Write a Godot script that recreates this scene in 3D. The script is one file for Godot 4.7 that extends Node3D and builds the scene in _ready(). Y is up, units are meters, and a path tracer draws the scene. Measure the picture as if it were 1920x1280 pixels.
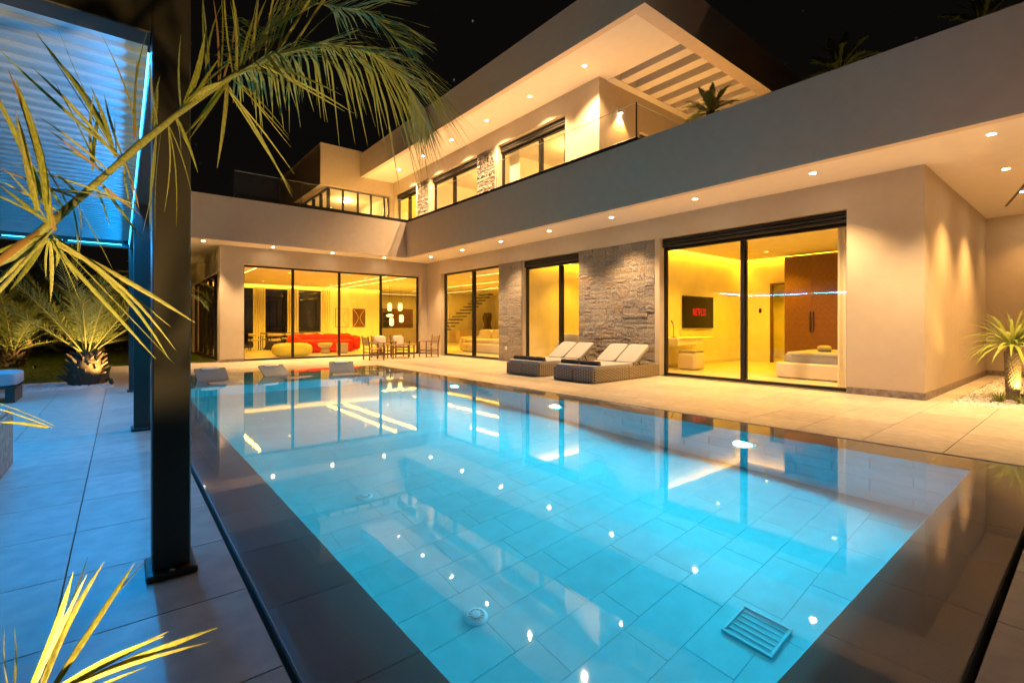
extends Node3D
# A villa round a lit pool at night. X runs along the back wing, -Z along the right wing; metres; terrace paving is y = 0.

var rng := RandomNumberGenerator.new()
var M := {}
var used := {}
var box_cache := {}

# ------------------------------------------------------------------ mesh builder
class MB:
	var v := PackedVector3Array()
	var n := PackedVector3Array()
	var uv := PackedVector2Array()
	var ix := PackedInt32Array()

	func quad(a: Vector3, b: Vector3, c: Vector3, d: Vector3) -> void:   # counter-clockwise seen from outside
		var nn := (b - a).cross(c - a)
		if nn.length_squared() < 1e-14:
			nn = (c - a).cross(d - a)
		nn = nn.normalized()
		var s := v.size()
		v.append_array([a, b, c, d])
		n.append_array([nn, nn, nn, nn])
		uv.append_array([Vector2(0, 1), Vector2(1, 1), Vector2(1, 0), Vector2(0, 0)])
		ix.append_array([s, s + 2, s + 1, s, s + 3, s + 2])

	func tri(a: Vector3, b: Vector3, c: Vector3) -> void:
		var nn := (b - a).cross(c - a).normalized()
		var s := v.size()
		v.append_array([a, b, c])
		n.append_array([nn, nn, nn])
		uv.append_array([Vector2(0, 1), Vector2(1, 1), Vector2(0.5, 0)])
		ix.append_array([s, s + 2, s + 1])

	func box(c: Vector3, size: Vector3, bas := Basis.IDENTITY) -> void:
		var h := size * 0.5
		var p := []
		for i in 8:
			p.append(c + bas * Vector3(h.x if i & 1 else -h.x, h.y if i & 2 else -h.y, h.z if i & 4 else -h.z))
		quad(p[4], p[5], p[7], p[6])
		quad(p[1], p[0], p[2], p[3])
		quad(p[5], p[1], p[3], p[7])
		quad(p[0], p[4], p[6], p[2])
		quad(p[6], p[7], p[3], p[2])
		quad(p[0], p[1], p[5], p[4])

	# box with chamfered edges
	func cbox(c: Vector3, size: Vector3, ch := 0.01, bas := Basis.IDENTITY) -> void:
		var h := size * 0.5
		var b: float = min(ch, min(h.x, min(h.y, h.z)) * 0.9)
		var ax := [Vector3(1, 0, 0), Vector3(0, 1, 0), Vector3(0, 0, 1)]
		for k in 3:
			for s in [-1.0, 1.0]:
				var u: Vector3 = ax[(k + 1) % 3] * s
				var w: Vector3 = ax[(k + 2) % 3]
				var hn: float = h[k]
				var hu: float = h[(k + 1) % 3] - b
				var hw: float = h[(k + 2) % 3] - b
				var o: Vector3 = ax[k] * s * hn
				quad(c + bas * (o - u * hu - w * hw), c + bas * (o + u * hu - w * hw), c + bas * (o + u * hu + w * hw), c + bas * (o - u * hu + w * hw))
		for k in 3:   # edges parallel to axis k
			var a: Vector3 = ax[k]
			var d1: Vector3 = ax[(k + 1) % 3]
			var d2: Vector3 = ax[(k + 2) % 3]
			var l: float = h[k] - b
			var h1: float = h[(k + 1) % 3]
			var h2: float = h[(k + 2) % 3]
			for s1 in [-1.0, 1.0]:
				for s2 in [-1.0, 1.0]:
					var p: Vector3 = d1 * s1 * h1 + d2 * s2 * (h2 - b)
					var q: Vector3 = d1 * s1 * (h1 - b) + d2 * s2 * h2
					if s1 * s2 > 0:
						quad(c + bas * (p - a * l), c + bas * (q - a * l), c + bas * (q + a * l), c + bas * (p + a * l))
					else:
						quad(c + bas * (p - a * l), c + bas * (p + a * l), c + bas * (q + a * l), c + bas * (q - a * l))
		for sx in [-1.0, 1.0]:
			for sy in [-1.0, 1.0]:
				for sz in [-1.0, 1.0]:
					var x := Vector3(sx * h.x, sy * (h.y - b), sz * (h.z - b))
					var y := Vector3(sx * (h.x - b), sy * h.y, sz * (h.z - b))
					var z := Vector3(sx * (h.x - b), sy * (h.y - b), sz * h.z)
					if sx * sy * sz > 0:
						tri(c + bas * x, c + bas * y, c + bas * z)
					else:
						tri(c + bas * x, c + bas * z, c + bas * y)

	func tube(pts: Array, radii: Array, sides := 8, cap := true) -> void:
		var s := v.size()
		var m := pts.size()
		var t0: Vector3 = (pts[1] - pts[0]).normalized()
		var up := Vector3.UP if abs(t0.y) < 0.9 else Vector3.RIGHT
		var e1 := t0.cross(up).normalized()
		for i in m:
			var t: Vector3 = (pts[min(i + 1, m - 1)] - pts[max(i - 1, 0)]).normalized()
			e1 = (e1 - t * e1.dot(t)).normalized()
			var e2 := t.cross(e1)
			for k in sides + 1:
				var a := TAU * k / sides
				var d := e1 * cos(a) + e2 * sin(a)
				v.append(pts[i] + d * radii[i])
				n.append(d)
				uv.append(Vector2(float(k) / sides, float(i) / (m - 1)))
		for i in m - 1:
			for k in sides:
				var a := s + i * (sides + 1) + k
				var b := a + sides + 1
				ix.append_array([a, b, b + 1, a, b + 1, a + 1])
		if cap:
			for e in [0, m - 1]:
				var t: Vector3 = (pts[1] - pts[0]).normalized() * -1.0 if e == 0 else (pts[m - 1] - pts[m - 2]).normalized()
				var c := v.size()
				v.append(pts[e])
				n.append(t)
				uv.append(Vector2(0.5, 0.5))
				for k in sides + 1:
					v.append(v[s + e * (sides + 1) + k])
					n.append(t)
					uv.append(Vector2(0.5, 0.5))
				for k in sides:
					if e == 0:
						ix.append_array([c, c + 1 + k, c + 2 + k])
					else:
						ix.append_array([c, c + 2 + k, c + 1 + k])

	# profile: Vector2(radius, y) from bottom to top on the outside
	func lathe(profile: Array, segs := 20, at := Vector3.ZERO, bas := Basis.IDENTITY) -> void:
		for i in profile.size() - 1:
			var a: Vector2 = profile[i]
			var b: Vector2 = profile[i + 1]
			var d := (b - a)
			var nr := Vector2(d.y, -d.x).normalized()
			var s := v.size()
			for k in segs + 1:
				var t := TAU * k / segs
				var r := Vector3(cos(t), 0, sin(t))
				var nn := bas * (r * nr.x + Vector3.UP * nr.y)
				v.append(at + bas * (r * a.x + Vector3.UP * a.y))
				v.append(at + bas * (r * b.x + Vector3.UP * b.y))
				n.append(nn)
				n.append(nn)
				uv.append(Vector2(float(k) / segs, a.y))
				uv.append(Vector2(float(k) / segs, b.y))
			for k in segs:
				var q := s + k * 2
				ix.append_array([q, q + 2, q + 1, q + 1, q + 2, q + 3])

	# a leaf blade: folded strip along pts, half width w[i], side vector sd
	func blade(pts: Array, w: Array, sd: Vector3, fold := 0.25) -> void:
		var m := pts.size()
		var s := v.size()
		for i in m:
			var t: Vector3 = (pts[min(i + 1, m - 1)] - pts[max(i - 1, 0)]).normalized()
			var side := (sd - t * sd.dot(t)).normalized()
			var up := side.cross(t)
			var f := float(i) / (m - 1)
			v.append(pts[i] + side * w[i] + up * w[i] * fold)
			v.append(pts[i])
			v.append(pts[i] - side * w[i] + up * w[i] * fold)
			n.append((up - side * fold).normalized())
			n.append(up)
			n.append((up + side * fold).normalized())
			uv.append(Vector2(0, f))
			uv.append(Vector2(0.5, f))
			uv.append(Vector2(1, f))
		for i in m - 1:
			for k in 2:
				var a := s + i * 3 + k
				ix.append_array([a, a + 4, a + 3, a, a + 1, a + 4])

	# rounded lump (superellipsoid) with soft dimples
	func lump(c: Vector3, half: Vector3, e := 0.5, bas := Basis.IDENTITY, dents := 0.0, seed_ := 0, nu := 20, nv := 12) -> void:
		var ns := FastNoiseLite.new()
		ns.seed = seed_
		ns.frequency = 2.2
		var s := v.size()
		for j in nv + 1:
			var ph := -PI / 2 + PI * j / nv
			for i in nu + 1:
				var th := TAU * (i % nu) / nu
				var cp := cos(ph)
				var sp := sin(ph)
				var ct := cos(th)
				var s2 := sin(th)
				var p := Vector3(pw(cp, e) * pw(ct, e), pw(sp, e), pw(cp, e) * pw(s2, e)) * half
				if dents > 0.0:
					p *= 1.0 + dents * ns.get_noise_3dv(p * 2.0 + c * 3.0)
				v.append(c + bas * p)
				n.append(Vector3.ZERO)
				uv.append(Vector2(float(i) / nu, float(j) / nv))
		for j in nv:
			for i in nu:
				var a := s + j * (nu + 1) + i
				var b := a + nu + 1
				ix.append_array([a, a + 1, b + 1, a, b + 1, b])
				var fn: Vector3 = (v[b] - v[a]).cross(v[b + 1] - v[a])
				for q in [a, b, b + 1, a + 1]:
					n[q] += fn
		for j in nv + 1:
			var a := s + j * (nu + 1)
			var sum: Vector3 = n[a] + n[a + nu]
			n[a] = sum
			n[a + nu] = sum
		for k in range(s, v.size()):
			n[k] = n[k].normalized() if n[k].length_squared() > 1e-12 else Vector3.UP * (1.0 if v[k].y > c.y else -1.0)

	static func pw(x: float, e: float) -> float:
		return sign(x) * pow(abs(x), e)

	func mesh() -> ArrayMesh:
		var a := []
		a.resize(Mesh.ARRAY_MAX)
		a[Mesh.ARRAY_VERTEX] = v
		a[Mesh.ARRAY_NORMAL] = n
		a[Mesh.ARRAY_TEX_UV] = uv
		a[Mesh.ARRAY_INDEX] = ix
		var m := ArrayMesh.new()
		m.add_surface_from_arrays(Mesh.PRIMITIVE_TRIANGLES, a)
		return m

# ------------------------------------------------------------------ scene helpers
func numbered(called: String) -> String:
	var k: int = used.get(called, 0)
	used[called] = k + 1
	return called if k == 0 else "%s_%03d" % [called, k]

func thing(called: String, label: String, category: String, at := Vector3.ZERO, turn := 0.0, group := "") -> Node3D:
	var o := Node3D.new()
	o.name = numbered(called)
	add_child(o)
	o.position = at
	o.rotation.y = turn
	o.set_meta("label", label)
	o.set_meta("category", category)
	if group:
		o.set_meta("group", group)
	return o

func structure(called: String, label := "") -> Node3D:
	var o := Node3D.new()
	o.name = numbered(called)
	add_child(o)
	o.set_meta("kind", "structure")
	if label:
		o.set_meta("label", label)
	return o

func part(parent: Node, called: String, mesh: Mesh, m: Material, at := Vector3.ZERO, bas := Basis.IDENTITY) -> MeshInstance3D:
	var o := MeshInstance3D.new()
	o.name = called
	o.mesh = mesh
	o.material_override = m
	o.transform = Transform3D(bas, at)
	o.cast_shadow = GeometryInstance3D.SHADOW_CASTING_SETTING_ON
	parent.add_child(o, true)
	return o

func node(parent: Node, called: String, at := Vector3.ZERO, bas := Basis.IDENTITY) -> Node3D:
	var o := Node3D.new()
	o.name = called
	o.transform = Transform3D(bas, at)
	parent.add_child(o, true)
	return o

func bx(size: Vector3) -> Mesh:
	var key := "b%.4f_%.4f_%.4f" % [size.x, size.y, size.z]
	if not box_cache.has(key):
		var b := BoxMesh.new()
		b.size = size
		box_cache[key] = b
	return box_cache[key]

func cb(size: Vector3, ch := 0.006) -> Mesh:
	var key := "c%.4f_%.4f_%.4f_%.4f" % [size.x, size.y, size.z, ch]
	if not box_cache.has(key):
		var b := MB.new()
		b.cbox(Vector3.ZERO, size, ch)
		box_cache[key] = b.mesh()
	return box_cache[key]

# a block between two corners
func blk(parent: Node, called: String, a: Vector3, b: Vector3, m: Material, ch := 0.0) -> MeshInstance3D:
	var lo := Vector3(min(a.x, b.x), min(a.y, b.y), min(a.z, b.z))
	var hi := Vector3(max(a.x, b.x), max(a.y, b.y), max(a.z, b.z))
	var mesh := bx(hi - lo) if ch <= 0.0 else cb(hi - lo, ch)
	return part(parent, called, mesh, m, (lo + hi) * 0.5)

func lin(r: float, g: float, b: float) -> Color:
	return Color(r, g, b).linear_to_srgb()

func mat(key: String, c: Color, rough := 0.7, metal := 0.0) -> StandardMaterial3D:
	var m := StandardMaterial3D.new()
	m.resource_name = key
	m.albedo_color = c
	m.roughness = rough
	m.metallic = metal
	M[key] = m
	return m

func noise_tex(freq: float, oct := 4, lo := 0.75, hi := 1.0, seed_ := 1, size := 512, type := FastNoiseLite.TYPE_SIMPLEX_SMOOTH, normal := false, bump := 4.0) -> NoiseTexture2D:
	var f := FastNoiseLite.new()
	f.seed = seed_
	f.noise_type = type
	f.frequency = freq
	f.fractal_octaves = oct
	var t := NoiseTexture2D.new()
	t.width = size
	t.height = size
	t.seamless = true
	t.noise = f
	if normal:
		t.as_normal_map = true
		t.bump_strength = bump
	else:
		var g := Gradient.new()
		g.set_color(0, Color(lo, lo, lo))
		g.set_color(1, Color(hi, hi, hi))
		t.color_ramp = g
	return t

func tri_tex(m: StandardMaterial3D, albedo: Texture2D, scale: Vector3, bump: Texture2D = null, bump_cm := 0.3, world := true) -> void:
	m.uv1_triplanar = true
	m.uv1_world_triplanar = world
	m.uv1_scale = scale
	if albedo:
		m.albedo_texture = albedo
	if bump:
		m.heightmap_enabled = true
		m.heightmap_texture = bump
		m.heightmap_scale = bump_cm

func glow(key: String, c: Color, energy: float) -> StandardMaterial3D:
	var m := mat(key, Color(0.8, 0.8, 0.8), 0.5)
	m.emission_enabled = true
	m.emission = c
	m.emission_energy_multiplier = energy
	return m

func area_light(parent: Node, at: Vector3, towards: Vector3, along: Vector3, size: Vector2, c: Color, energy: float) -> void:
	var l := AreaLight3D.new()
	l.name = "area_light"
	var z := -towards.normalized()
	var x := (along - z * along.dot(z)).normalized()
	l.transform = Transform3D(Basis(x, z.cross(x), z), at)
	l.area_size = size
	l.area_normalize_energy = true
	l.light_color = c
	l.light_energy = energy
	l.shadow_enabled = true
	l.area_range = 30.0
	parent.add_child(l, true)

func spot_light(parent: Node, at: Vector3, towards: Vector3, angle: float, blend: float, c: Color, energy: float, size := 0.04) -> void:
	var l := SpotLight3D.new()
	l.name = "spot_light"
	var z := -towards.normalized()
	var h := Vector3.UP if abs(z.y) < 0.95 else Vector3.RIGHT
	var x := h.cross(z).normalized()
	l.transform = Transform3D(Basis(x, z.cross(x), z), at)
	l.spot_angle = angle
	l.spot_angle_attenuation = blend
	l.spot_range = 30.0
	l.light_color = c
	l.light_energy = energy
	l.light_size = size
	l.shadow_enabled = true
	parent.add_child(l, true)

func omni_light(parent: Node, at: Vector3, c: Color, energy: float, size := 0.05) -> void:
	var l := OmniLight3D.new()
	l.name = "omni_light"
	l.position = at
	l.omni_range = 30.0
	l.light_color = c
	l.light_energy = energy
	l.light_size = size
	l.shadow_enabled = true
	parent.add_child(l, true)

const ORD := ["first", "second", "third", "fourth", "fifth", "sixth", "seventh", "eighth", "ninth", "tenth", "eleventh", "twelfth"]

# light colours (sRGB)
var WARM := lin(1.0, 0.63, 0.285)
var YELLOW := lin(1.0, 0.49, 0.008)
var LIVING := lin(1.0, 0.50, 0.025)
var UPSTAIRS := lin(1.0, 0.60, 0.16)
var BLUE := lin(0.001, 0.35, 1.0)
var AQUA := lin(0.012, 0.72, 1.0)
var GARDEN := lin(1.0, 0.6, 0.14)

func _ready() -> void:
	rng.seed = 7
	setup_view()
	make_materials()
	build_ground()
	build_pool()
	build_villa()
	build_rooms()
	build_pergola()
	build_downlights()
	build_terrace_furniture()
	build_interiors()
	build_garden()
	build_alcove()
	build_upper_terrace()
	build_near_palm()

# ------------------------------------------------------------------ camera, sky, exposure
func setup_view() -> void:
	var cam := Camera3D.new()
	cam.name = "camera"
	cam.projection = Camera3D.PROJECTION_FRUSTUM
	cam.near = 0.05
	cam.far = 400.0
	cam.size = 1280.0 / 905.0 * cam.near                       # level wide-angle lens, 17 mm on full frame
	cam.frustum_offset = Vector2(0, -31.0 / 905.0 * cam.near)   # horizon a little above the middle, verticals stay upright
	cam.position = Vector3(0, 1.12, 0)
	cam.rotation_degrees = Vector3(0, -39.08, 0)
	cam.current = true
	add_child(cam)
	var sky := ProceduralSkyMaterial.new()
	sky.sky_top_color = lin(0.0030, 0.0025, 0.0021)
	sky.sky_horizon_color = lin(0.0042, 0.0034, 0.0028)
	sky.ground_bottom_color = lin(0.002, 0.002, 0.002)
	sky.ground_horizon_color = lin(0.002, 0.002, 0.002)
	var im := Image.create(4096, 2048, false, Image.FORMAT_RGBA8)
	im.fill(Color(0, 0, 0, 0))
	for k in 2600:
		var x := rng.randi_range(1, 4094)
		var y := rng.randi_range(1, 1000)
		var b := pow(rng.randf(), 3.0) * 0.8 + 0.12
		var tint := Color(b, b * rng.randf_range(0.85, 1.0), b * rng.randf_range(0.75, 1.0), 1.0)
		im.set_pixel(x, y, tint)
		if b > 0.5:
			im.set_pixel(x + 1, y, tint * 0.5 + Color(0, 0, 0, 0.5))
			im.set_pixel(x, y + 1, tint * 0.5 + Color(0, 0, 0, 0.5))
	sky.sky_cover = ImageTexture.create_from_image(im)
	sky.sky_cover_modulate = Color(0.8, 0.8, 0.8, 1.0)
	var e := Environment.new()
	e.background_mode = Environment.BG_SKY
	e.sky = Sky.new()
	e.sky.sky_material = sky
	e.tonemap_mode = Environment.TONE_MAPPER_LINEAR
	e.tonemap_exposure = 1.06
	e.sdfgi_enabled = true
	e.ssao_enabled = true
	e.ssil_enabled = true
	var w := WorldEnvironment.new()
	w.name = "world_environment"
	w.environment = e
	add_child(w)

# ------------------------------------------------------------------ materials
func make_materials() -> void:
	var mottle := noise_tex(0.012, 5, 0.84, 1.0, 3)
	var soft := noise_tex(0.012, 5, 0.94, 1.0, 4)
	var mottle2 := noise_tex(0.02, 5, 0.6, 1.0, 9)
	var grain := noise_tex(0.25, 3, 0.8, 1.0, 5)
	var fine := noise_tex(0.12, 4, 0.0, 1.0, 8)
	var plaster := mat("plaster", lin(0.54, 0.445, 0.33), 0.85)
	tri_tex(plaster, noise_tex(0.02, 5, 0.965, 1.0, 21), Vector3.ONE * 0.35, fine, 0.12)
	var fas := mat("fascia_bounce_tint", lin(0.66, 0.54, 0.44), 0.85)  # wall plaster lightened and warmed in place of missing bounced light
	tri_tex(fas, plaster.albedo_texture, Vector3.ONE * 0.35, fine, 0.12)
	var soffit := mat("soffit", lin(0.80, 0.72, 0.63), 0.8)
	tri_tex(soffit, noise_tex(0.02, 4, 0.975, 1.0, 22), Vector3.ONE * 0.3)
	var room := mat("room_paint", lin(0.80, 0.74, 0.60), 0.8)
	tri_tex(room, noise_tex(0.01, 4, 0.94, 1.0, 23), Vector3.ONE * 0.3)
	var skirt := mat("skirting", lin(0.36, 0.29, 0.24), 0.5)
	tri_tex(skirt, mottle2, Vector3.ONE * 0.8)
	for k in 4:   # terrace porcelain, four slightly different lots
		var t: float = [1.0, 0.90, 1.07, 0.95][k]
		var m := mat("deck%d" % k, lin(0.60 * t, 0.51 * t, 0.41 * t), 0.37)
		tri_tex(m, mottle, Vector3(0.9, 0.9, 0.9), noise_tex(0.09, 3, 0.0, 1.0, 31) if k == 0 else M["deck0"].heightmap_texture, 0.05)
		m.uv1_offset = Vector3(0.37 * k, 0.21 * k, 0.53 * k)
	for k in 3:
		var t: float = [1.0, 0.96, 1.03][k]
		var m := mat("pool_tile%d" % k, lin(0.12 * t, 0.53 * t, 0.60 * t), 0.5)
		tri_tex(m, soft, Vector3.ONE * 0.8)
		m.uv1_offset = Vector3(0.31 * k, 0.2 * k, 0.47 * k)
	mat("pool_grout", lin(0.115, 0.50, 0.565), 0.8)
	mat("pool_fitting", lin(0.24, 0.56, 0.62), 0.5)
	mat("deck_grout", lin(0.11, 0.095, 0.08), 0.9)
	for k in 2:
		var m := mat("ledge%d" % k, lin(0.55 + 0.04 * k, 0.53 + 0.04 * k, 0.50 + 0.04 * k), 0.5)
		tri_tex(m, noise_tex(0.3, 3, 0.55, 1.0, 40 + k), Vector3.ONE * 2.0)
	var water := mat("water", Color(1, 1, 1, 0), 0.032)
	water.transparency = BaseMaterial3D.TRANSPARENCY_ALPHA
	water.refraction_enabled = true
	water.refraction_scale = 0.0333
	water.uv1_triplanar = true
	water.uv1_world_triplanar = true
	water.uv1_scale = Vector3(0.45, 0.45, 0.45)
	water.normal_enabled = true
	water.normal_texture = noise_tex(0.03, 3, 0, 1, 77, 512, FastNoiseLite.TYPE_SIMPLEX_SMOOTH, true, 2.0)
	water.normal_scale = 0.006
	var glass := mat("glass", Color(1, 1, 1, 0.0), 0.0)
	glass.transparency = BaseMaterial3D.TRANSPARENCY_ALPHA
	var rg := mat("rail_glass", Color(1.0, 0.96, 0.88, 0.01), 0.04)
	rg.transparency = BaseMaterial3D.TRANSPARENCY_ALPHA
	mat("glass_edge", lin(0.55, 0.6, 0.55), 0.2)
	mat("frame", lin(0.022, 0.019, 0.016), 0.35, 0.4)
	mat("shutter", lin(0.035, 0.03, 0.026), 0.4, 0.3)
	mat("pergola_metal", lin(0.042, 0.034, 0.029), 0.45, 0.2)
	var louver := mat("louver", lin(0.33, 0.37, 0.38), 0.45)
	louver.metallic = 0.1
	for k in 6:
		var c: Color = [Color(0.46, 0.39, 0.33), Color(0.41, 0.355, 0.32), Color(0.50, 0.425, 0.35), Color(0.35, 0.305, 0.285), Color(0.48, 0.37, 0.285), Color(0.44, 0.39, 0.36)][k]
		var m := mat("stone%d" % k, lin(c.r, c.g, c.b), 0.92)
		tri_tex(m, mottle2, Vector3.ONE * 2.2, fine, 0.9)
	mat("stone_joint", lin(0.32, 0.28, 0.25), 0.95)
	var wood := mat("wood", lin(0.30, 0.15, 0.06), 0.55)
	tri_tex(wood, noise_tex(0.03, 5, 0.55, 1.0, 50), Vector3(3.0, 0.35, 3.0), null, 0.0, false)
	var walnut := mat("walnut", lin(0.32, 0.14, 0.05), 0.45)
	tri_tex(walnut, noise_tex(0.06, 5, 0.45, 1.0, 51), Vector3(6.0, 0.25, 6.0))
	mat("rush", lin(0.35, 0.23, 0.11), 0.9)
	mat("dark_wood", lin(0.05, 0.035, 0.025), 0.5)
	var white := mat("white_fabric", lin(0.43, 0.41, 0.41), 0.9)
	tri_tex(white, grain, Vector3.ONE * 4.0, grain, 0.1, false)
	mat("cream", lin(0.62, 0.55, 0.45), 0.9)
	mat("towel", lin(0.055, 0.045, 0.05), 0.95)
	mat("red", lin(0.72, 0.018, 0.01), 0.85)
	mat("mustard", lin(0.55, 0.46, 0.03), 0.85)
	mat("white_paint", lin(0.8, 0.8, 0.8), 0.5)
	mat("shell", lin(0.22, 0.25, 0.32), 0.25)  # pale shell, with the blue of the underwater light put into its colour
	mat("black", lin(0.012, 0.012, 0.013), 0.25)
	mat("bronze", lin(0.10, 0.05, 0.025), 0.6)
	mat("chrome", lin(0.6, 0.6, 0.6), 0.2, 0.9)
	mat("art_paper", lin(0.75, 0.68, 0.5), 0.8)
	mat("art_brown", lin(0.14, 0.055, 0.03), 0.8)
	mat("indoor_floor", lin(0.70, 0.62, 0.50), 0.28)
	tri_tex(M.indoor_floor, mottle, Vector3.ONE * 0.4)
	mat("curtain", lin(0.75, 0.7, 0.6), 0.9)
	M.curtain.backlight_enabled = true
	M.curtain.backlight = lin(0.4, 0.38, 0.33)
	# woven rattan
	var im := Image.create(128, 128, false, Image.FORMAT_RGBA8)
	for y in 128:
		for x in 128:
			var cx := (x / 16) % 2
			var cy := (y / 8) % 2
			var over := cx == cy
			var f := absf(sin(PI * y / 8.0)) if over else absf(sin(PI * x / 16.0)) * 0.7
			var g := 0.35 + 0.65 * f
			im.set_pixel(x, y, Color(g, g, g))
	var weave := ImageTexture.create_from_image(im)
	var rattan := mat("rattan", lin(0.52, 0.41, 0.28), 0.6)
	tri_tex(rattan, weave, Vector3(2.0, 2.4, 2.0), weave, 0.8)
	var grass := mat("grass", lin(0.05, 0.10, 0.015), 0.8)
	grass.backlight_enabled = true
	grass.backlight = lin(0.2, 0.25, 0.05)
	var lawn := mat("lawn", lin(0.035, 0.055, 0.012), 0.95)
	tri_tex(lawn, mottle2, Vector3.ONE * 1.2)
	mat("soil", lin(0.04, 0.03, 0.022), 0.95)
	tri_tex(M.soil, mottle2, Vector3.ONE)
	for k in 4:
		var c: Color = [Color(0.075, 0.10, 0.022), Color(0.055, 0.085, 0.03), Color(0.10, 0.11, 0.03), Color(0.04, 0.075, 0.018)][k]
		var m := mat("leaf%d" % k, lin(c.r, c.g, c.b), 0.62)
		m.backlight_enabled = true
		m.backlight = lin(0.35, 0.4, 0.1)
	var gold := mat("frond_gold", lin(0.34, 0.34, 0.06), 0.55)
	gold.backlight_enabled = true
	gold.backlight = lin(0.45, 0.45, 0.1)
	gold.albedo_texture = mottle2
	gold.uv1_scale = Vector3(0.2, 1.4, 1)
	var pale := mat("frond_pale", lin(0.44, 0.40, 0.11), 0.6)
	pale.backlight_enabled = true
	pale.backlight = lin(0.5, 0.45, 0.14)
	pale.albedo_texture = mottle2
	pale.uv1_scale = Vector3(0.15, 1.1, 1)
	mat("frond_dry", lin(0.24, 0.13, 0.05), 0.8)
	mat("rachis", lin(0.31, 0.30, 0.07), 0.65)
	tri_tex(M.rachis, mottle2, Vector3.ONE * 9.0, null, 0.0, false)
	var bark := mat("bark", lin(0.15, 0.10, 0.065), 0.95)
	tri_tex(bark, mottle2, Vector3.ONE * 3.0, fine, 1.0)
	mat("bark_pale", lin(0.34, 0.27, 0.2), 0.9)
	tri_tex(M.bark_pale, mottle2, Vector3.ONE * 3.0)
	mat("pebble", lin(0.62, 0.58, 0.54), 0.8)
	var trav := mat("travertine", lin(0.50, 0.44, 0.38), 0.6)
	tri_tex(trav, mottle2, Vector3.ONE * 1.3)
	mat("pot", lin(0.12, 0.11, 0.10), 0.8)
	glow("downlight_glow", lin(1.0, 0.78, 0.5), 190.0)
	glow("ceiling_spot_glow", lin(1.0, 0.7, 0.1), 12.0)
	glow("cove_glow", lin(1.0, 0.72, 0.16), 2.2)
	glow("cove_glow_living", lin(1.0, 0.78, 0.25), 2.4)
	glow("led_blue", lin(0.06, 0.6, 1.0), 3.0)
	glow("pool_light_glow", lin(0.5, 0.93, 1.0), 14.0)
	glow("lantern_glow", lin(1.0, 0.75, 0.32), 1.6)
	glow("garden_glow", lin(1.0, 0.72, 0.3), 14.0)
	glow("screen_red", lin(0.8, 0.004, 0.012), 1.0)
	M.screen_red.albedo_color = lin(0.02, 0.0, 0.0)

# ------------------------------------------------------------------ ground and paving
const PX0 := 0.42      # pool edges at paving level
const PX1 := 5.58
const PZ0 := -12.88
const PZ1 := -0.26
const IX0 := 0.815     # inner basin
const IX1 := 5.13
const IZ0 := -12.46
const IZ1 := -0.66
const DEPTH := 1.4

func sheet_round_hole(o: Rect2, h: Rect2, y: float) -> Mesh:
	var b := MB.new()
	var xs := [o.position.x, h.position.x, h.end.x, o.end.x]
	var zs := [o.position.y, h.position.y, h.end.y, o.end.y]
	for i in 3:
		for j in 3:
			if i == 1 and j == 1:
				continue
			b.quad(Vector3(xs[i], y, zs[j + 1]), Vector3(xs[i + 1], y, zs[j + 1]), Vector3(xs[i + 1], y, zs[j]), Vector3(xs[i], y, zs[j]))
	return b.mesh()

func lay_tiles(parent: Node, called: String, xs: Array, zs: Array, keys: Array, top := 0.0, gap := 0.005, bond := false) -> void:
	for j in zs.size() - 1:
		for i in xs.size() - 1:
			var w: float = abs(xs[i + 1] - xs[i]) - gap
			var d: float = abs(zs[j + 1] - zs[j]) - gap
			if w < 0.03 or d < 0.03:
				continue
			var c := Vector3((xs[i] + xs[i + 1]) * 0.5, top - 0.006, (zs[j] + zs[j + 1]) * 0.5)
			c.y += rng.randf_range(-0.0006, 0.0)
			part(parent, called, cb(Vector3(w, 0.012, d), 0.0015), M[keys[rng.randi() % keys.size()]], c)

func steps(a: float, b: float, d: float, offset: float) -> Array:   # grid lines between a and b (a > b), ends included
	var r := [a]
	var k := floorf((a - offset) / d) * d + offset
	while k > b + 0.05:
		if k < a - 0.05:
			r.append(k)
		k -= d
	r.append(b)
	return r

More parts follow.
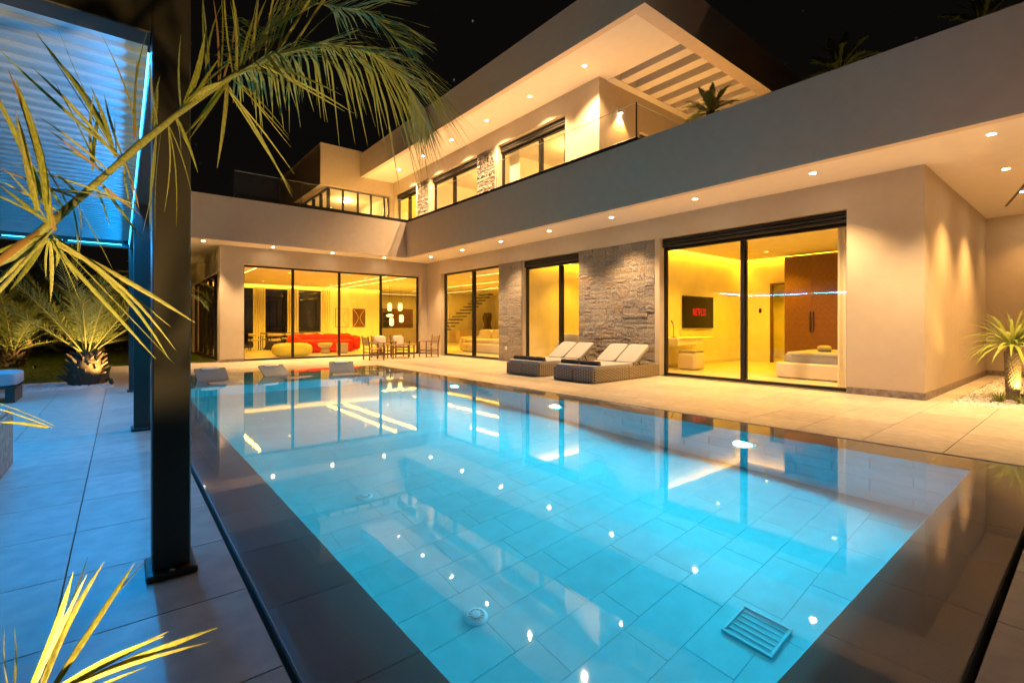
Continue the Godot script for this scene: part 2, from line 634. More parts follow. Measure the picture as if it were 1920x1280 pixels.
func build_ground() -> void:
	var g := structure("ground")
	part(g, "soil", sheet_round_hole(Rect2(-220, -220, 440, 440), Rect2(PX0 - 0.02, PZ0 - 0.02, PX1 - PX0 + 0.04, PZ1 - PZ0 + 0.04), -0.1), M.soil)
	var t := structure("terrace")
	var dk := ["deck0", "deck1", "deck2", "deck3"]
	blk(t, "bed", Vector3(PX1 + 0.005, -0.09, 3.3), Vector3(9.26, -0.012, -16.95), M.deck_grout)
	blk(t, "bed", Vector3(-0.2, -0.09, PZ0 - 0.005), Vector3(PX1 + 0.004, -0.012, -16.95), M.deck_grout)
	blk(t, "bed", Vector3(PX0, -0.09, PZ1 + 0.005), Vector3(PX1 + 0.004, -0.012, 3.3), M.deck_grout)
	blk(t, "bed", Vector3(9.261, -0.09, 3.3), Vector3(9.9, -0.012, -0.95), M.deck_grout)
	lay_tiles(t, "tile", [5.58, 6.18, 6.78, 7.38, 7.98, 8.58, 9.25], steps(1.5, -16.95, 0.6, -0.3), dk)
	lay_tiles(t, "tile", [-0.2, 0.18, 0.78, 1.38, 1.98, 2.58, 3.18, 3.78, 4.38, 4.98, 5.58], steps(PZ0, -16.95, 0.6, -0.3), dk)
	lay_tiles(t, "tile", [0.42, 0.78, 1.38, 1.98, 2.58, 3.18, 3.78, 4.38, 4.98, 5.58], steps(0.9, PZ1, 0.6, -0.3), dk)
	lay_tiles(t, "tile", [9.25, 9.85], steps(1.5, -0.9, 0.6, -0.3), dk)
	blk(t, "outer_paving", Vector3(PX1 + 0.005, -0.0119, 3.3), Vector3(9.26, 0.0, 1.505), M.deck1)
	blk(t, "outer_paving", Vector3(PX0, -0.0119, 0.905), Vector3(PX1 + 0.004, 0.0, 3.3), M.deck1)
	var p := structure("pergola_deck")
	blk(p, "bed", Vector3(-4.6, -0.09, 3.3), Vector3(PX0 - 0.002, -0.012, -11.31), M.deck_grout)
	lay_tiles(p, "tile", [-3.19, -2.59, -1.99, -1.39, -0.79, -0.19, 0.418], steps(0.69, -11.31, 0.6, -0.51), dk)

# ------------------------------------------------------------------ pool
func build_pool() -> void:
	var p := structure("swimming_pool")
	var wl := -1.4
	# overflow slot, a dark channel all round
	var ch := MB.new()
	for r in [[PX0, PX0 + 0.03, PZ0, PZ1], [PX1 - 0.03, PX1, PZ0, PZ1], [PX0 + 0.03, PX1 - 0.03, PZ1 - 0.03, PZ1], [PX0 + 0.03, PX1 - 0.03, PZ0, PZ0 + 0.03]]:
		ch.box(Vector3((r[0] + r[1]) * 0.5, -0.36, (r[2] + r[3]) * 0.5), Vector3(r[1] - r[0], 0.02, r[3] - r[2]))
	part(p, "overflow_slot", ch.mesh(), M.ledge0)
	var lip := MB.new()
	for r in [[PX0 - 0.012, PX0 + 0.002, PZ0, PZ1], [PX1 - 0.002, PX1 + 0.012, PZ0, PZ1], [PX0, PX1, PZ1 - 0.002, PZ1 + 0.012], [PX0, PX1, PZ0 - 0.012, PZ0 + 0.002]]:
		lip.box(Vector3((r[0] + r[1]) * 0.5, -0.183, (r[2] + r[3]) * 0.5), Vector3(r[1] - r[0], 0.340, r[3] - r[2]))
	part(p, "slot_edge", lip.mesh(), M.ledge0)
	# rim walls that carry the submerged coping
	blk(p, "rim_wall", Vector3(PX0 + 0.03, -0.35, PZ0 + 0.03), Vector3(IX0 - 0.012, -0.032, PZ1 - 0.03), M.ledge0)
	blk(p, "rim_wall", Vector3(IX1 + 0.012, -0.35, PZ0 + 0.03), Vector3(PX1 - 0.03, -0.032, PZ1 - 0.03), M.ledge0)
	blk(p, "rim_wall", Vector3(IX0 - 0.012, -0.35, IZ1 + 0.012), Vector3(IX1 + 0.012, -0.032, PZ1 - 0.03), M.ledge0)
	blk(p, "rim_wall", Vector3(IX0 - 0.012, -0.35, PZ0 + 0.03), Vector3(IX1 + 0.012, -0.032, IZ0 - 0.012), M.ledge0)
	var lk := ["ledge0", "ledge1"]
	lay_tiles(p, "coping_tile", [PX0 + 0.03, IX0], steps(IZ1, IZ0, 0.6, -0.3), lk, -0.02, 0.003)
	lay_tiles(p, "coping_tile", [IX1, PX1 - 0.03], steps(IZ1, IZ0, 0.6, -0.3), lk, -0.02, 0.003)
	lay_tiles(p, "coping_tile", [PX0 + 0.03, IX0, 1.415, 2.015, 2.615, 3.215, 3.815, 4.415, IX1, PX1 - 0.03], [PZ1 - 0.03, IZ1], lk, -0.02, 0.003)
	lay_tiles(p, "coping_tile", [PX0 + 0.03, IX0, 1.415, 2.015, 2.615, 3.215, 3.815, 4.415, IX1, PX1 - 0.03], [IZ0, PZ0 + 0.03], lk, -0.02, 0.003)
	# basin
	blk(p, "basin_wall", Vector3(IX0 - 0.2, wl - 0.1, IZ0 - 0.2), Vector3(IX0 - 0.012, -0.351, IZ1 + 0.2), M.pool_grout)
	blk(p, "basin_wall", Vector3(IX1 + 0.012, wl - 0.1, IZ0 - 0.2), Vector3(IX1 + 0.2, -0.351, IZ1 + 0.2), M.pool_grout)
	blk(p, "basin_wall", Vector3(IX0 - 0.011, wl - 0.1, IZ1 + 0.012), Vector3(IX1 + 0.011, -0.351, IZ1 + 0.2), M.pool_grout)
	blk(p, "basin_wall", Vector3(IX0 - 0.011, wl - 0.1, IZ0 - 0.2), Vector3(IX1 + 0.011, -0.351, IZ0 - 0.012), M.pool_grout)
	blk(p, "basin_floor", Vector3(IX0 - 0.011, wl - 0.1, IZ0 - 0.011), Vector3(IX1 + 0.011, wl - 0.004, IZ1 + 0.011), M.pool_grout)
	var pk := ["pool_tile0", "pool_tile1", "pool_tile2"]
	var shelf := -10.45
	var zs := steps(IZ1, shelf, 0.3, -0.033)
	for j in zs.size() - 1:
		var off := 0.15 if j % 2 == 0 else 0.0
		var xs := [IX0]
		var x := 1.16 + off
		while x < IX1 - 0.05:
			xs.append(x)
			x += 0.6
		xs.append(IX1)
		lay_tiles(p, "floor_tile", xs, [zs[j], zs[j + 1]], pk, wl, 0.002)
	# side tiles: right, far and left walls
	for r in 5:
		var y0: float = [-1.4, -1.15, -0.85, -0.55, -0.25][r]
		var y1: float = [-1.15, -0.85, -0.55, -0.25, -0.034][r]
		var z := IZ1
		var first := true
		while z > shelf + 0.01:
			var z2: float = max(shelf, z - (0.35 + 0.3 * (r % 2) if first else 0.6))
			first = false
			if abs(z2 - shelf) < 0.12:
				z2 = shelf
			part(p, "wall_tile", cb(Vector3(0.012, y1 - y0 - 0.006, z - z2 - 0.006), 0.0015), M[pk[rng.randi() % 3]], Vector3(IX1 + 0.006, (y0 + y1) * 0.5, (z + z2) * 0.5))
			z = z2
	blk(p, "side_lining", Vector3(IX0 - 0.012, wl, IZ1), Vector3(IX0, -0.034, IZ0), M.pool_tile0)
	blk(p, "side_lining", Vector3(IX0, wl, IZ1), Vector3(IX1, -0.034, IZ1 + 0.012), M.pool_tile0)
	# shallow shelf at the far end, where the in-water loungers stand
	blk(p, "shelf", Vector3(IX0 + 0.001, wl, shelf), Vector3(IX1, -0.232, IZ0), M.pool_grout)
	lay_tiles(p, "shelf_tile", [IX0 + 0.002, 1.415, 2.015, 2.615, 3.215, 3.815, 4.415, IX1 - 0.001], steps(shelf, IZ0, 0.6, -0.45), pk, -0.22, 0.006)
	blk(p, "side_lining", Vector3(IX0, -0.2, IZ0 - 0.012), Vector3(IX1, -0.034, IZ0), M.pool_tile1)
	blk(p, "side_lining", Vector3(IX1, -0.22, shelf), Vector3(IX1 + 0.012, -0.034, IZ0), M.pool_tile1)
	# water
	var w := MB.new()
	w.quad(Vector3(PX0 + 0.032, -0.004, PZ1 - 0.032), Vector3(PX1 - 0.032, -0.004, PZ1 - 0.032), Vector3(PX1 - 0.032, -0.004, PZ0 + 0.032), Vector3(PX0 + 0.032, -0.004, PZ0 + 0.032))
	var wo := MeshInstance3D.new()
	wo.name = "water"
	wo.mesh = w.mesh()
	wo.material_override = M.water
	wo.set_meta("kind", "structure")
	add_child(wo)
	# underwater lamps on the house side
	var lz := [-2.4, -5.2, -8.0]
	for k in 3:
		var l := thing("pool_light", "round underwater lamp glowing in the pool's house-side wall, %s from the near end" % ORD[k], "pool light", Vector3(IX1, -0.52, lz[k]), 0, "underwater lamps")
		var b := MB.new()
		b.lathe([Vector2(0.135, 0.0), Vector2(0.135, 0.012), Vector2(0.115, 0.026), Vector2(0.05, 0.026), Vector2(0.05, 0.018)], 24, Vector3.ZERO, Basis(Vector3.BACK, PI / 2))
		part(l, "rim", b.mesh(), M.chrome)
		b = MB.new()
		b.lathe([Vector2(0.05, 0.016), Vector2(0.035, 0.024), Vector2(0.001, 0.026)], 24, Vector3.ZERO, Basis(Vector3.BACK, PI / 2))
		part(l, "glowing_lens", b.mesh(), M.pool_light_glow)
		spot_light(l, Vector3(-0.06, 0, 0), Vector3(-1, -0.12, 0), 84.0, 0.35, AQUA, 9.2, 0.09)
	# fittings on the floor
	for k in 2:
		var at: Vector3 = [Vector3(1.73, wl, -2.49), Vector3(1.77, wl, -4.37)][k]
		var o := thing("floor_inlet", ["round white water inlet on the pool floor nearest the camera", "round white water inlet on the pool floor, the farther one"][k], "pool inlet", at, 0, "floor inlets")
		var b := MB.new()
		b.lathe([Vector2(0.075, 0.0), Vector2(0.075, 0.008), Vector2(0.06, 0.02), Vector2(0.052, 0.02), Vector2(0.05, 0.014), Vector2(0.03, 0.014)], 24)
		part(o, "flange", b.mesh(), M.pool_fitting)
		b = MB.new()
		b.lathe([Vector2(0.03, 0.0), Vector2(0.03, 0.028), Vector2(0.018, 0.034), Vector2(0.0005, 0.034)], 20)
		part(o, "cap", b.mesh(), M.pool_fitting)
		b = MB.new()
		for i in 12:
			var a := TAU * i / 12
			b.box(Vector3(cos(a) * 0.041, 0.017, sin(a) * 0.041), Vector3(0.02, 0.008, 0.005), Basis(Vector3.UP, -a))
		part(o, "vent_fin", b.mesh(), M.pool_fitting)
	var gr := thing("drain_grate", "square slotted drain grate set in the pool floor near the camera", "drain grate", Vector3(2.92, wl, -1.3))
	var fr := MB.new()
	for s in [-1.0, 1.0]:
		fr.cbox(Vector3(s * 0.135, 0.008, 0), Vector3(0.018, 0.016, 0.288), 0.003)
		fr.cbox(Vector3(0, 0.008, s * 0.135), Vector3(0.252, 0.0155, 0.018), 0.003)
	part(gr, "grate_frame", fr.mesh(), M.pool_fitting)
	for k in 5:
		part(gr, "bar", cb(Vector3(0.008, 0.007, 0.252), 0.002), M.pool_fitting, Vector3(-0.09 + 0.045 * k, 0.006, 0))
	part(gr, "sump", bx(Vector3(0.25, 0.002, 0.25)), M.pool_tile1, Vector3(0, 0.002, 0))

# ------------------------------------------------------------------ villa shell
var villa: Node3D

# a window in its own frame: x along the wall, y up, z outwards; origin at the sill's start
func window(at: Vector3, facing_x: bool, width: float, height: float, mullions: Array, shutter := 0.0, parent: Node = null, called := "window") -> Node3D:
	var bas := Basis(Vector3(0, 0, 1), Vector3(0, 1, 0), Vector3(-1, 0, 0)) if facing_x else Basis.IDENTITY
	var w := node(parent if parent else villa, called, at, bas)
	var f := 0.055
	var d := 0.09
	var top := height - shutter
	part(w, "frame", cb(Vector3(width, f, d), 0.004), M.frame, Vector3(width / 2, f / 2, 0))
	part(w, "frame", cb(Vector3(width, f, d), 0.004), M.frame, Vector3(width / 2, top - f / 2, 0))
	part(w, "frame", cb(Vector3(f, top - 2 * f - 0.004, d), 0.004), M.frame, Vector3(f / 2, top / 2, 0))
	part(w, "frame", cb(Vector3(f, top - 2 * f - 0.004, d), 0.004), M.frame, Vector3(width - f / 2, top / 2, 0))
	var edges := [f]
	for k in mullions.size():
		var x: float = mullions[k]
		part(w, "mullion", cb(Vector3(0.075, top - 2 * f - 0.004, d * 0.9), 0.004), M.frame, Vector3(x, top / 2, 0))
		part(w, "mullion", cb(Vector3(0.05, top - 2 * f - 0.004, d * 0.8), 0.004), M.frame, Vector3(x + 0.03, top / 2, -0.05))
		edges.append(x)
	edges.append(width - f)
	for k in edges.size() - 1:
		var pw_: float = edges[k + 1] - edges[k]
		var pm := QuadMesh.new()
		pm.size = Vector2(pw_, top - 2 * f)
		part(w, "pane", pm, M.glass, Vector3((edges[k] + edges[k + 1]) / 2, top / 2, 0.0 if k % 2 == 0 else -0.03))
	if shutter > 0.0:
		var nsl := 3
		for k in nsl:
			var hh := shutter / nsl
			part(w, "shutter_slat", cb(Vector3(width, hh - 0.012, 0.11 - 0.012 * k), 0.01), M.shutter, Vector3(width / 2, top + hh * (k + 0.5), 0.06))
		part(w, "shutter_box", bx(Vector3(width, shutter, 0.04)), M.shutter, Vector3(width / 2, top + shutter / 2, -0.02))
	return w

var stone_meshes := []

func make_stones() -> void:
	for k in 8:
		var b := MB.new()
		var nx := 4
		var ny := 3
		var p := []
		for j in ny + 1:
			var row := []
			for i in nx + 1:
				var edge := i == 0 or j == 0 or i == nx or j == ny
				var x := -0.5 + float(i) / nx + (0.0 if edge else rng.randf_range(-0.07, 0.07))
				var y := -0.5 + float(j) / ny + (0.0 if edge else rng.randf_range(-0.08, 0.08))
				row.append(Vector3(x, y, rng.randf_range(0.35, 0.75) if edge else rng.randf_range(0.5, 1.0)))
			p.append(row)
		for j in ny:
			for i in nx:
				if rng.randf() < 0.5:
					b.tri(p[j][i], p[j][i + 1], p[j + 1][i + 1])
					b.tri(p[j][i], p[j + 1][i + 1], p[j + 1][i])
				else:
					b.tri(p[j][i], p[j][i + 1], p[j + 1][i])
					b.tri(p[j][i + 1], p[j + 1][i + 1], p[j + 1][i])
		for i in nx:
			var q: Vector3 = p[0][i]
			var r: Vector3 = p[0][i + 1]
			b.quad(Vector3(q.x, q.y, 0), Vector3(r.x, r.y, 0), r, q)
			q = p[ny][i + 1]
			r = p[ny][i]
			b.quad(Vector3(q.x, q.y, 0), Vector3(r.x, r.y, 0), r, q)
		for j in ny:
			var q: Vector3 = p[j + 1][0]
			var r: Vector3 = p[j][0]
			b.quad(Vector3(q.x, q.y, 0), Vector3(r.x, r.y, 0), r, q)
			q = p[j][nx]
			r = p[j + 1][nx]
			b.quad(Vector3(q.x, q.y, 0), Vector3(r.x, r.y, 0), r, q)
		stone_meshes.append(b.mesh())

# split-face stone cladding on a wall facing -X
func cladding(z0: float, z1: float, y0: float, y1: float, x: float, single: bool) -> void:
	var panel := node(villa, "stone_panel")
	blk(panel, "mortar_bed", Vector3(x + 0.06, y0, z0), Vector3(x + 0.015, y1, z1), M.stone_joint)
	var face := Basis(Vector3(0, 0, 1), Vector3(0, 1, 0), Vector3(-1, 0, 0))
	var sts := {}
	var todo := [Rect2(z0, y0, z1 - z0, y1 - y0)]
	while todo:
		var q: Rect2 = todo.pop_back()
		var wmax := rng.randf_range(0.13, 0.40)
		var hmax := rng.randf_range(0.08, 0.20)
		if q.size.y > hmax * 1.35 and (q.size.y * 1.7 > q.size.x or q.size.x < wmax):
			var c := q.size.y * rng.randf_range(0.38, 0.62)
			todo.append(Rect2(q.position, Vector2(q.size.x, c)))
			todo.append(Rect2(q.position + Vector2(0, c), Vector2(q.size.x, q.size.y - c)))
			continue
		if q.size.x > wmax * 1.35:
			var c := q.size.x * rng.randf_range(0.36, 0.64)
			todo.append(Rect2(q.position, Vector2(c, q.size.y)))
			todo.append(Rect2(q.position + Vector2(c, 0), Vector2(q.size.x - c, q.size.y)))
			continue
		var dep := rng.randf_range(0.016, 0.048)
		var flip := -1.0 if rng.randf() < 0.5 else 1.0
		var bas := face * Basis(Vector3.BACK, 0.0 if flip > 0 else PI) * Basis.from_scale(Vector3(q.size.x - 0.003, q.size.y - 0.003, dep))
		var at := Vector3(x + 0.016, q.get_center().y, q.get_center().x)
		var key := "stone%d" % (rng.randi() % 6)
		if rng.randf() < 0.35:
			key = "stone0"
		var me: Mesh = stone_meshes[rng.randi() % 8]
		if single:
			part(panel, "stone", me, M[key], at, bas)
		else:
			if not sts.has(key):
				sts[key] = SurfaceTool.new()
			sts[key].append_from(me, 0, Transform3D(bas, at))
	for key in sts:
		var o := part(panel, "stone_facing", sts[key].commit(), M[key])
		o.set_meta("kind", "stuff")

func build_villa() -> void:
	villa = thing("villa", "two-storey flat-roofed villa with stone panels and lit glass doors round the pool", "house")
	var W: Material = M.plaster
	make_stones()
	# --- ground floor, right wing facade (faces -X at x = 9.25)
	var x0 := 9.25
	var x1 := 9.55
	for s in [[-16.95, -15.62], [-2.68, -1.69]]:
		blk(villa, "wall", Vector3(x0, 0, s[0]), Vector3(x1, 3.5, s[1]), W)
	for s in [[-12.05, -10.94], [-8.64, -6.22]]:
		blk(villa, "wall", Vector3(x0 + 0.05, 0, s[0]), Vector3(x1, 3.03, s[1]), W)
	blk(villa, "wall", Vector3(x0, 0, -6.34), Vector3(x0 + 0.049, 3.03, -6.22), W)
	blk(villa, "lintel", Vector3(x0, 3.03, -15.62), Vector3(x1, 3.5, -2.68), W)
	window(Vector3(9.47, 0.005, -15.62), true, 3.57, 3.02, [1.85])
	window(Vector3(9.47, 0.005, -10.94), true, 2.30, 3.02, [1.42], 0.2)
	window(Vector3(9.47, 0.005, -6.22), true, 3.54, 3.02, [1.74], 0.2)
	cladding(-12.05, -10.945, 0.0, 3.03, x0, true)
	cladding(-8.635, -6.345, 0.0, 3.03, x0, true)
	# side wall of the alcove and its back wall
	blk(villa, "wall", Vector3(x1, 0, -1.69), Vector3(15.07, 3.5, -1.99), W)
	blk(villa, "wall", Vector3(15.07, 0, -1.99), Vector3(15.37, 3.5, 4.2), W)
	blk(villa, "wall", Vector3(9.9, 0, 4.2), Vector3(15.37, 3.5, 4.5), W)
	blk(villa, "skirting", Vector3(9.235, 0, -2.68), Vector3(9.249, 0.11, -1.676), M.skirting)
	blk(villa, "skirting", Vector3(9.25, 0, -1.689), Vector3(15.055, 0.11, -1.676), M.skirting)
	blk(villa, "skirting", Vector3(15.056, 0, -1.676), Vector3(15.069, 0.11, 4.19), M.skirting)
	# --- ground floor, back wing facade (faces +Z at z = -16.6)
	blk(villa, "wall", Vector3(2.3, 0, -16.6), Vector3(2.93, 3.5, -16.95), W)
	blk(villa, "wall", Vector3(8.99, 0, -16.6), Vector3(9.249, 3.5, -16.95), W)
	blk(villa, "lintel", Vector3(2.93, 2.98, -16.6), Vector3(8.99, 3.5, -16.95), W)
	window(Vector3(2.93, 0.005, -16.88), false, 6.06, 2.975, [1.47, 3.0, 4.53])
	blk(villa, "skirting", Vector3(2.286, 0, -16.586), Vector3(2.93, 0.09, -16.599), M.skirting)
	# left side of the back wing: glazed, with curtains
	blk(villa, "wall", Vector3(2.3, 0, -16.951), Vector3(2.6, 3.5, -17.1), W)
	blk(villa, "wall", Vector3(2.3, 2.75, -17.1), Vector3(2.6, 3.5, -23.6), W)
	blk(villa, "wall", Vector3(2.3, 0, -23.6), Vector3(2.6, 3.5, -26.6), W)
	window(Vector3(2.42, 0.005, -23.6), true, 6.5, 2.74, [1.3, 2.6, 3.9, 5.2])
	# --- lower canopy: fascia, soffit, terrace slabs
	blk(villa, "fascia", Vector3(7.78, 3.47, -15.45), Vector3(7.93, 4.70, 5.0), M.fascia_bounce_tint)
	blk(villa, "fascia", Vector3(0.9, 3.47, -15.45), Vector3(7.93, 4.70, -15.60), M.fascia_bounce_tint)
	blk(villa, "fascia", Vector3(0.9, 3.47, -15.601), Vector3(1.05, 4.70, -26.6), M.fascia_bounce_tint)
	blk(villa, "soffit", Vector3(7.931, 3.5, -15.6), Vector3(9.4, 3.72, 5.0), M.soffit)
	blk(villa, "soffit", Vector3(9.401, 3.5, -1.85), Vector3(15.37, 3.72, 5.0), M.soffit)
	blk(villa, "soffit", Vector3(1.051, 3.5, -15.601), Vector3(9.4, 3.72, -16.75), M.soffit)
	blk(villa, "soffit", Vector3(1.051, 3.5, -16.751), Vector3(2.45, 3.72, -26.6), M.soffit)
	blk(villa, "slab", Vector3(7.931, 3.73, -15.6), Vector3(15.37, 4.1, 5.0), M.deck0)
	blk(villa, "slab", Vector3(1.051, 3.73, -15.601), Vector3(20.0, 4.1, -31.2), M.deck0)
	blk(villa, "slab", Vector3(9.401, 3.4, -1.86), Vector3(20.0, 3.72, -26.6), M.skirting)
	# --- upper floor, right wing (faces -X at x = 9.25)
	for s in [[-19.6, -19.47], [-17.51, -16.36], [-13.24, -12.11], [-9.13, -7.95]]:
		blk(villa, "wall", Vector3(x0 + (0.05 if s[0] < -10 and s[0] > -19 else 0.0), 4.1, s[0]), Vector3(x1, 6.78, s[1]), W)
	blk(villa, "lintel", Vector3(x0, 6.78, -19.6), Vector3(x1, 7.3, -7.95), W)
	for s in [[-17.51, -17.42], [-16.5, -16.36], [-12.24, -12.11]]:
		blk(villa, "wall", Vector3(x0, 4.1, s[0]), Vector3(x0 + 0.049, 6.78, s[1]), W)
	cladding(-17.415, -16.505, 4.12, 6.78, x0, false)
	cladding(-13.235, -12.245, 4.12, 6.78, x0, false)
	window(Vector3(9.47, 4.11, -19.47), true, 1.96, 2.665, [0.95], 0.2)
	window(Vector3(9.47, 4.11, -16.36), true, 3.12, 2.665, [1.35], 0.2)
	window(Vector3(9.47, 4.11, -12.11), true, 2.98, 2.665, [1.76], 0.22)
	# end wall towards the roof terrace (faces +Z at z = -7.95), with a door
	blk(villa, "wall", Vector3(x1, 4.1, -7.95), Vector3(10.9, 7.3, -8.2), W)
	blk(villa, "wall", Vector3(10.9, 6.35, -7.95), Vector3(12.9, 7.3, -8.2), W)
	blk(villa, "wall", Vector3(12.9, 4.1, -7.95), Vector3(15.3, 7.3, -8.2), W)
	window(Vector3(10.9, 4.11, -8.1), false, 2.0, 2.235, [1.0])
	# --- upper roof with its deep fascia
	blk(villa, "roof_fascia", Vector3(7.77, 7.27, -19.6), Vector3(7.93, 8.23, -5.55), M.fascia_bounce_tint)
	blk(villa, "roof_fascia", Vector3(7.931, 7.27, -5.55), Vector3(15.6, 8.23, -5.87), M.fascia_bounce_tint)
	blk(villa, "roof_soffit", Vector3(7.931, 7.3, -19.6), Vector3(9.57, 7.5, -5.871), M.soffit)
	blk(villa, "roof_slab", Vector3(7.931, 7.51, -19.6), Vector3(9.57, 8.2, -5.871), W)
	blk(villa, "roof_slab", Vector3(9.571, 7.3, -19.6), Vector3(15.6, 8.2, -7.96), W)
	blk(villa, "roof_slab", Vector3(13.9, 7.3, -7.959), Vector3(15.6, 8.2, -5.871), W)
	# open beams over the roof terrace
	blk(villa, "roof_edge_beam", Vector3(9.571, 7.28, -7.951), Vector3(13.899, 7.6, -7.74), M.soffit)
	for k in 7:
		var bxx := 9.72 + 0.62 * k
		blk(villa, "roof_beam", Vector3(bxx + 0.1, 7.29, -7.739), Vector3(bxx + 0.4, 7.62, -5.871), M.soffit, 0.006)
	# --- upper back wing: box that oversails a band of windows (front at z = -19.6)
	blk(villa, "wall", Vector3(6.146, 6.7, -19.6), Vector3(9.249, 8.35, -19.9), W)
	blk(villa, "wall", Vector3(6.146, 6.7, -19.901), Vector3(6.4, 8.35, -25.8), W)
	blk(villa, "roof_slab", Vector3(6.401, 7.3, -19.901), Vector3(9.249, 8.2, -25.8), W)
	blk(villa, "soffit", Vector3(6.401, 6.72, -19.901), Vector3(6.9, 6.9, -25.8), M.soffit)
	blk(villa, "wall", Vector3(9.1, 4.1, -19.6), Vector3(9.249, 6.699, -19.9), W)
	window(Vector3(6.45, 4.11, -19.78), false, 2.65, 2.585, [0.65, 1.28, 1.85, 2.45])
	window(Vector3(6.55, 4.11, -23.0), true, 3.2, 2.585, [1.1, 2.1])
	blk(villa, "wall", Vector3(6.5, 4.1, -23.0), Vector3(6.7, 6.7, -25.8), W)
	# --- balcony rail: dark channel and frameless glass
	var rail := node(villa, "balcony_rail")
	blk(rail, "channel", Vector3(7.85, 4.70, -15.53), Vector3(7.95, 4.81, -5.8), M.frame, 0.004)
	blk(rail, "channel", Vector3(2.5, 4.70, -15.48), Vector3(7.849, 4.81, -15.58), M.frame, 0.004)
	blk(rail, "channel", Vector3(7.951, 4.70, -5.8), Vector3(9.45, 4.81, -5.9), M.frame, 0.004)
	var zz := [-5.85, -7.82, -10.4, -13.65, -15.5]
	for k in 4:
		blk(rail, "glass_panel", Vector3(7.893, 4.8, zz[k] - 0.006), Vector3(7.907, 5.5, zz[k + 1] + 0.006), M.rail_glass)
	var xx := [7.87, 6.1, 4.31, 2.5]
	for k in 3:
		blk(rail, "glass_panel", Vector3(xx[k] - 0.006, 4.8, -15.523), Vector3(xx[k + 1] + 0.006, 5.48, -15.537), M.rail_glass)
	blk(rail, "glass_panel", Vector3(7.915, 4.8, -5.843), Vector3(9.44, 5.5, -5.857), M.rail_glass)
	blk(rail, "post", Vector3(7.885, 4.81, -5.842), Vector3(7.915, 5.51, -5.83), M.frame)
	for p in [Vector3(7.9, 4.81, -7.82), Vector3(7.9, 4.81, -10.4), Vector3(7.9, 4.81, -13.65)]:
		blk(rail, "joint", p + Vector3(-0.008, 0, -0.004), p + Vector3(0.008, 0.69, 0.004), M.frame)
	for p in [Vector3(2.5, 4.81, -15.53), Vector3(4.31, 4.81, -15.53), Vector3(6.1, 4.81, -15.53)]:
		blk(rail, "joint", p + Vector3(-0.005, 0, -0.008), p + Vector3(0.005, 0.67, 0.008), M.chrome)
	for k in 4:
		blk(rail, "glass_edge", Vector3(7.892, 5.5005, zz[k] - 0.006), Vector3(7.908, 5.508, zz[k + 1] + 0.006), M.glass_edge)
	for k in 3:
		blk(rail, "glass_edge", Vector3(xx[k] - 0.006, 5.4805, -15.522), Vector3(xx[k + 1] + 0.006, 5.488, -15.538), M.glass_edge)
	blk(rail, "glass_edge", Vector3(7.915, 5.5005, -5.842), Vector3(9.44, 5.508, -5.858), M.glass_edge)
	blk(villa, "plinth", Vector3(9.26, -0.6, -1.7), Vector3(20.0, -0.02, -26.6), M.skirting)
	blk(villa, "plinth", Vector3(2.31, -0.6, -16.96), Vector3(9.259, -0.02, -31.2), M.skirting)

# ------------------------------------------------------------------ rooms behind the glass
func cove(at0: Vector3, at1: Vector3, wide: float, c: Color, energy: float, label: String, glow_key := "cove_glow") -> void:
	var mid := (at0 + at1) * 0.5
	var l := thing("cove_light_strip", label, "light strip", mid, 0, "ceiling light strips")
	var d := at1 - at0
	var size := Vector3(abs(d.x) + wide if abs(d.x) > abs(d.z) else wide, 0.012, abs(d.z) + wide if abs(d.z) > abs(d.x) else wide)
	part(l, "glowing_strip", bx(size), M[glow_key])
	area_light(l, Vector3(0, -0.012, 0), Vector3.DOWN, d, Vector2(max(size.x, size.z), wide), c, energy)

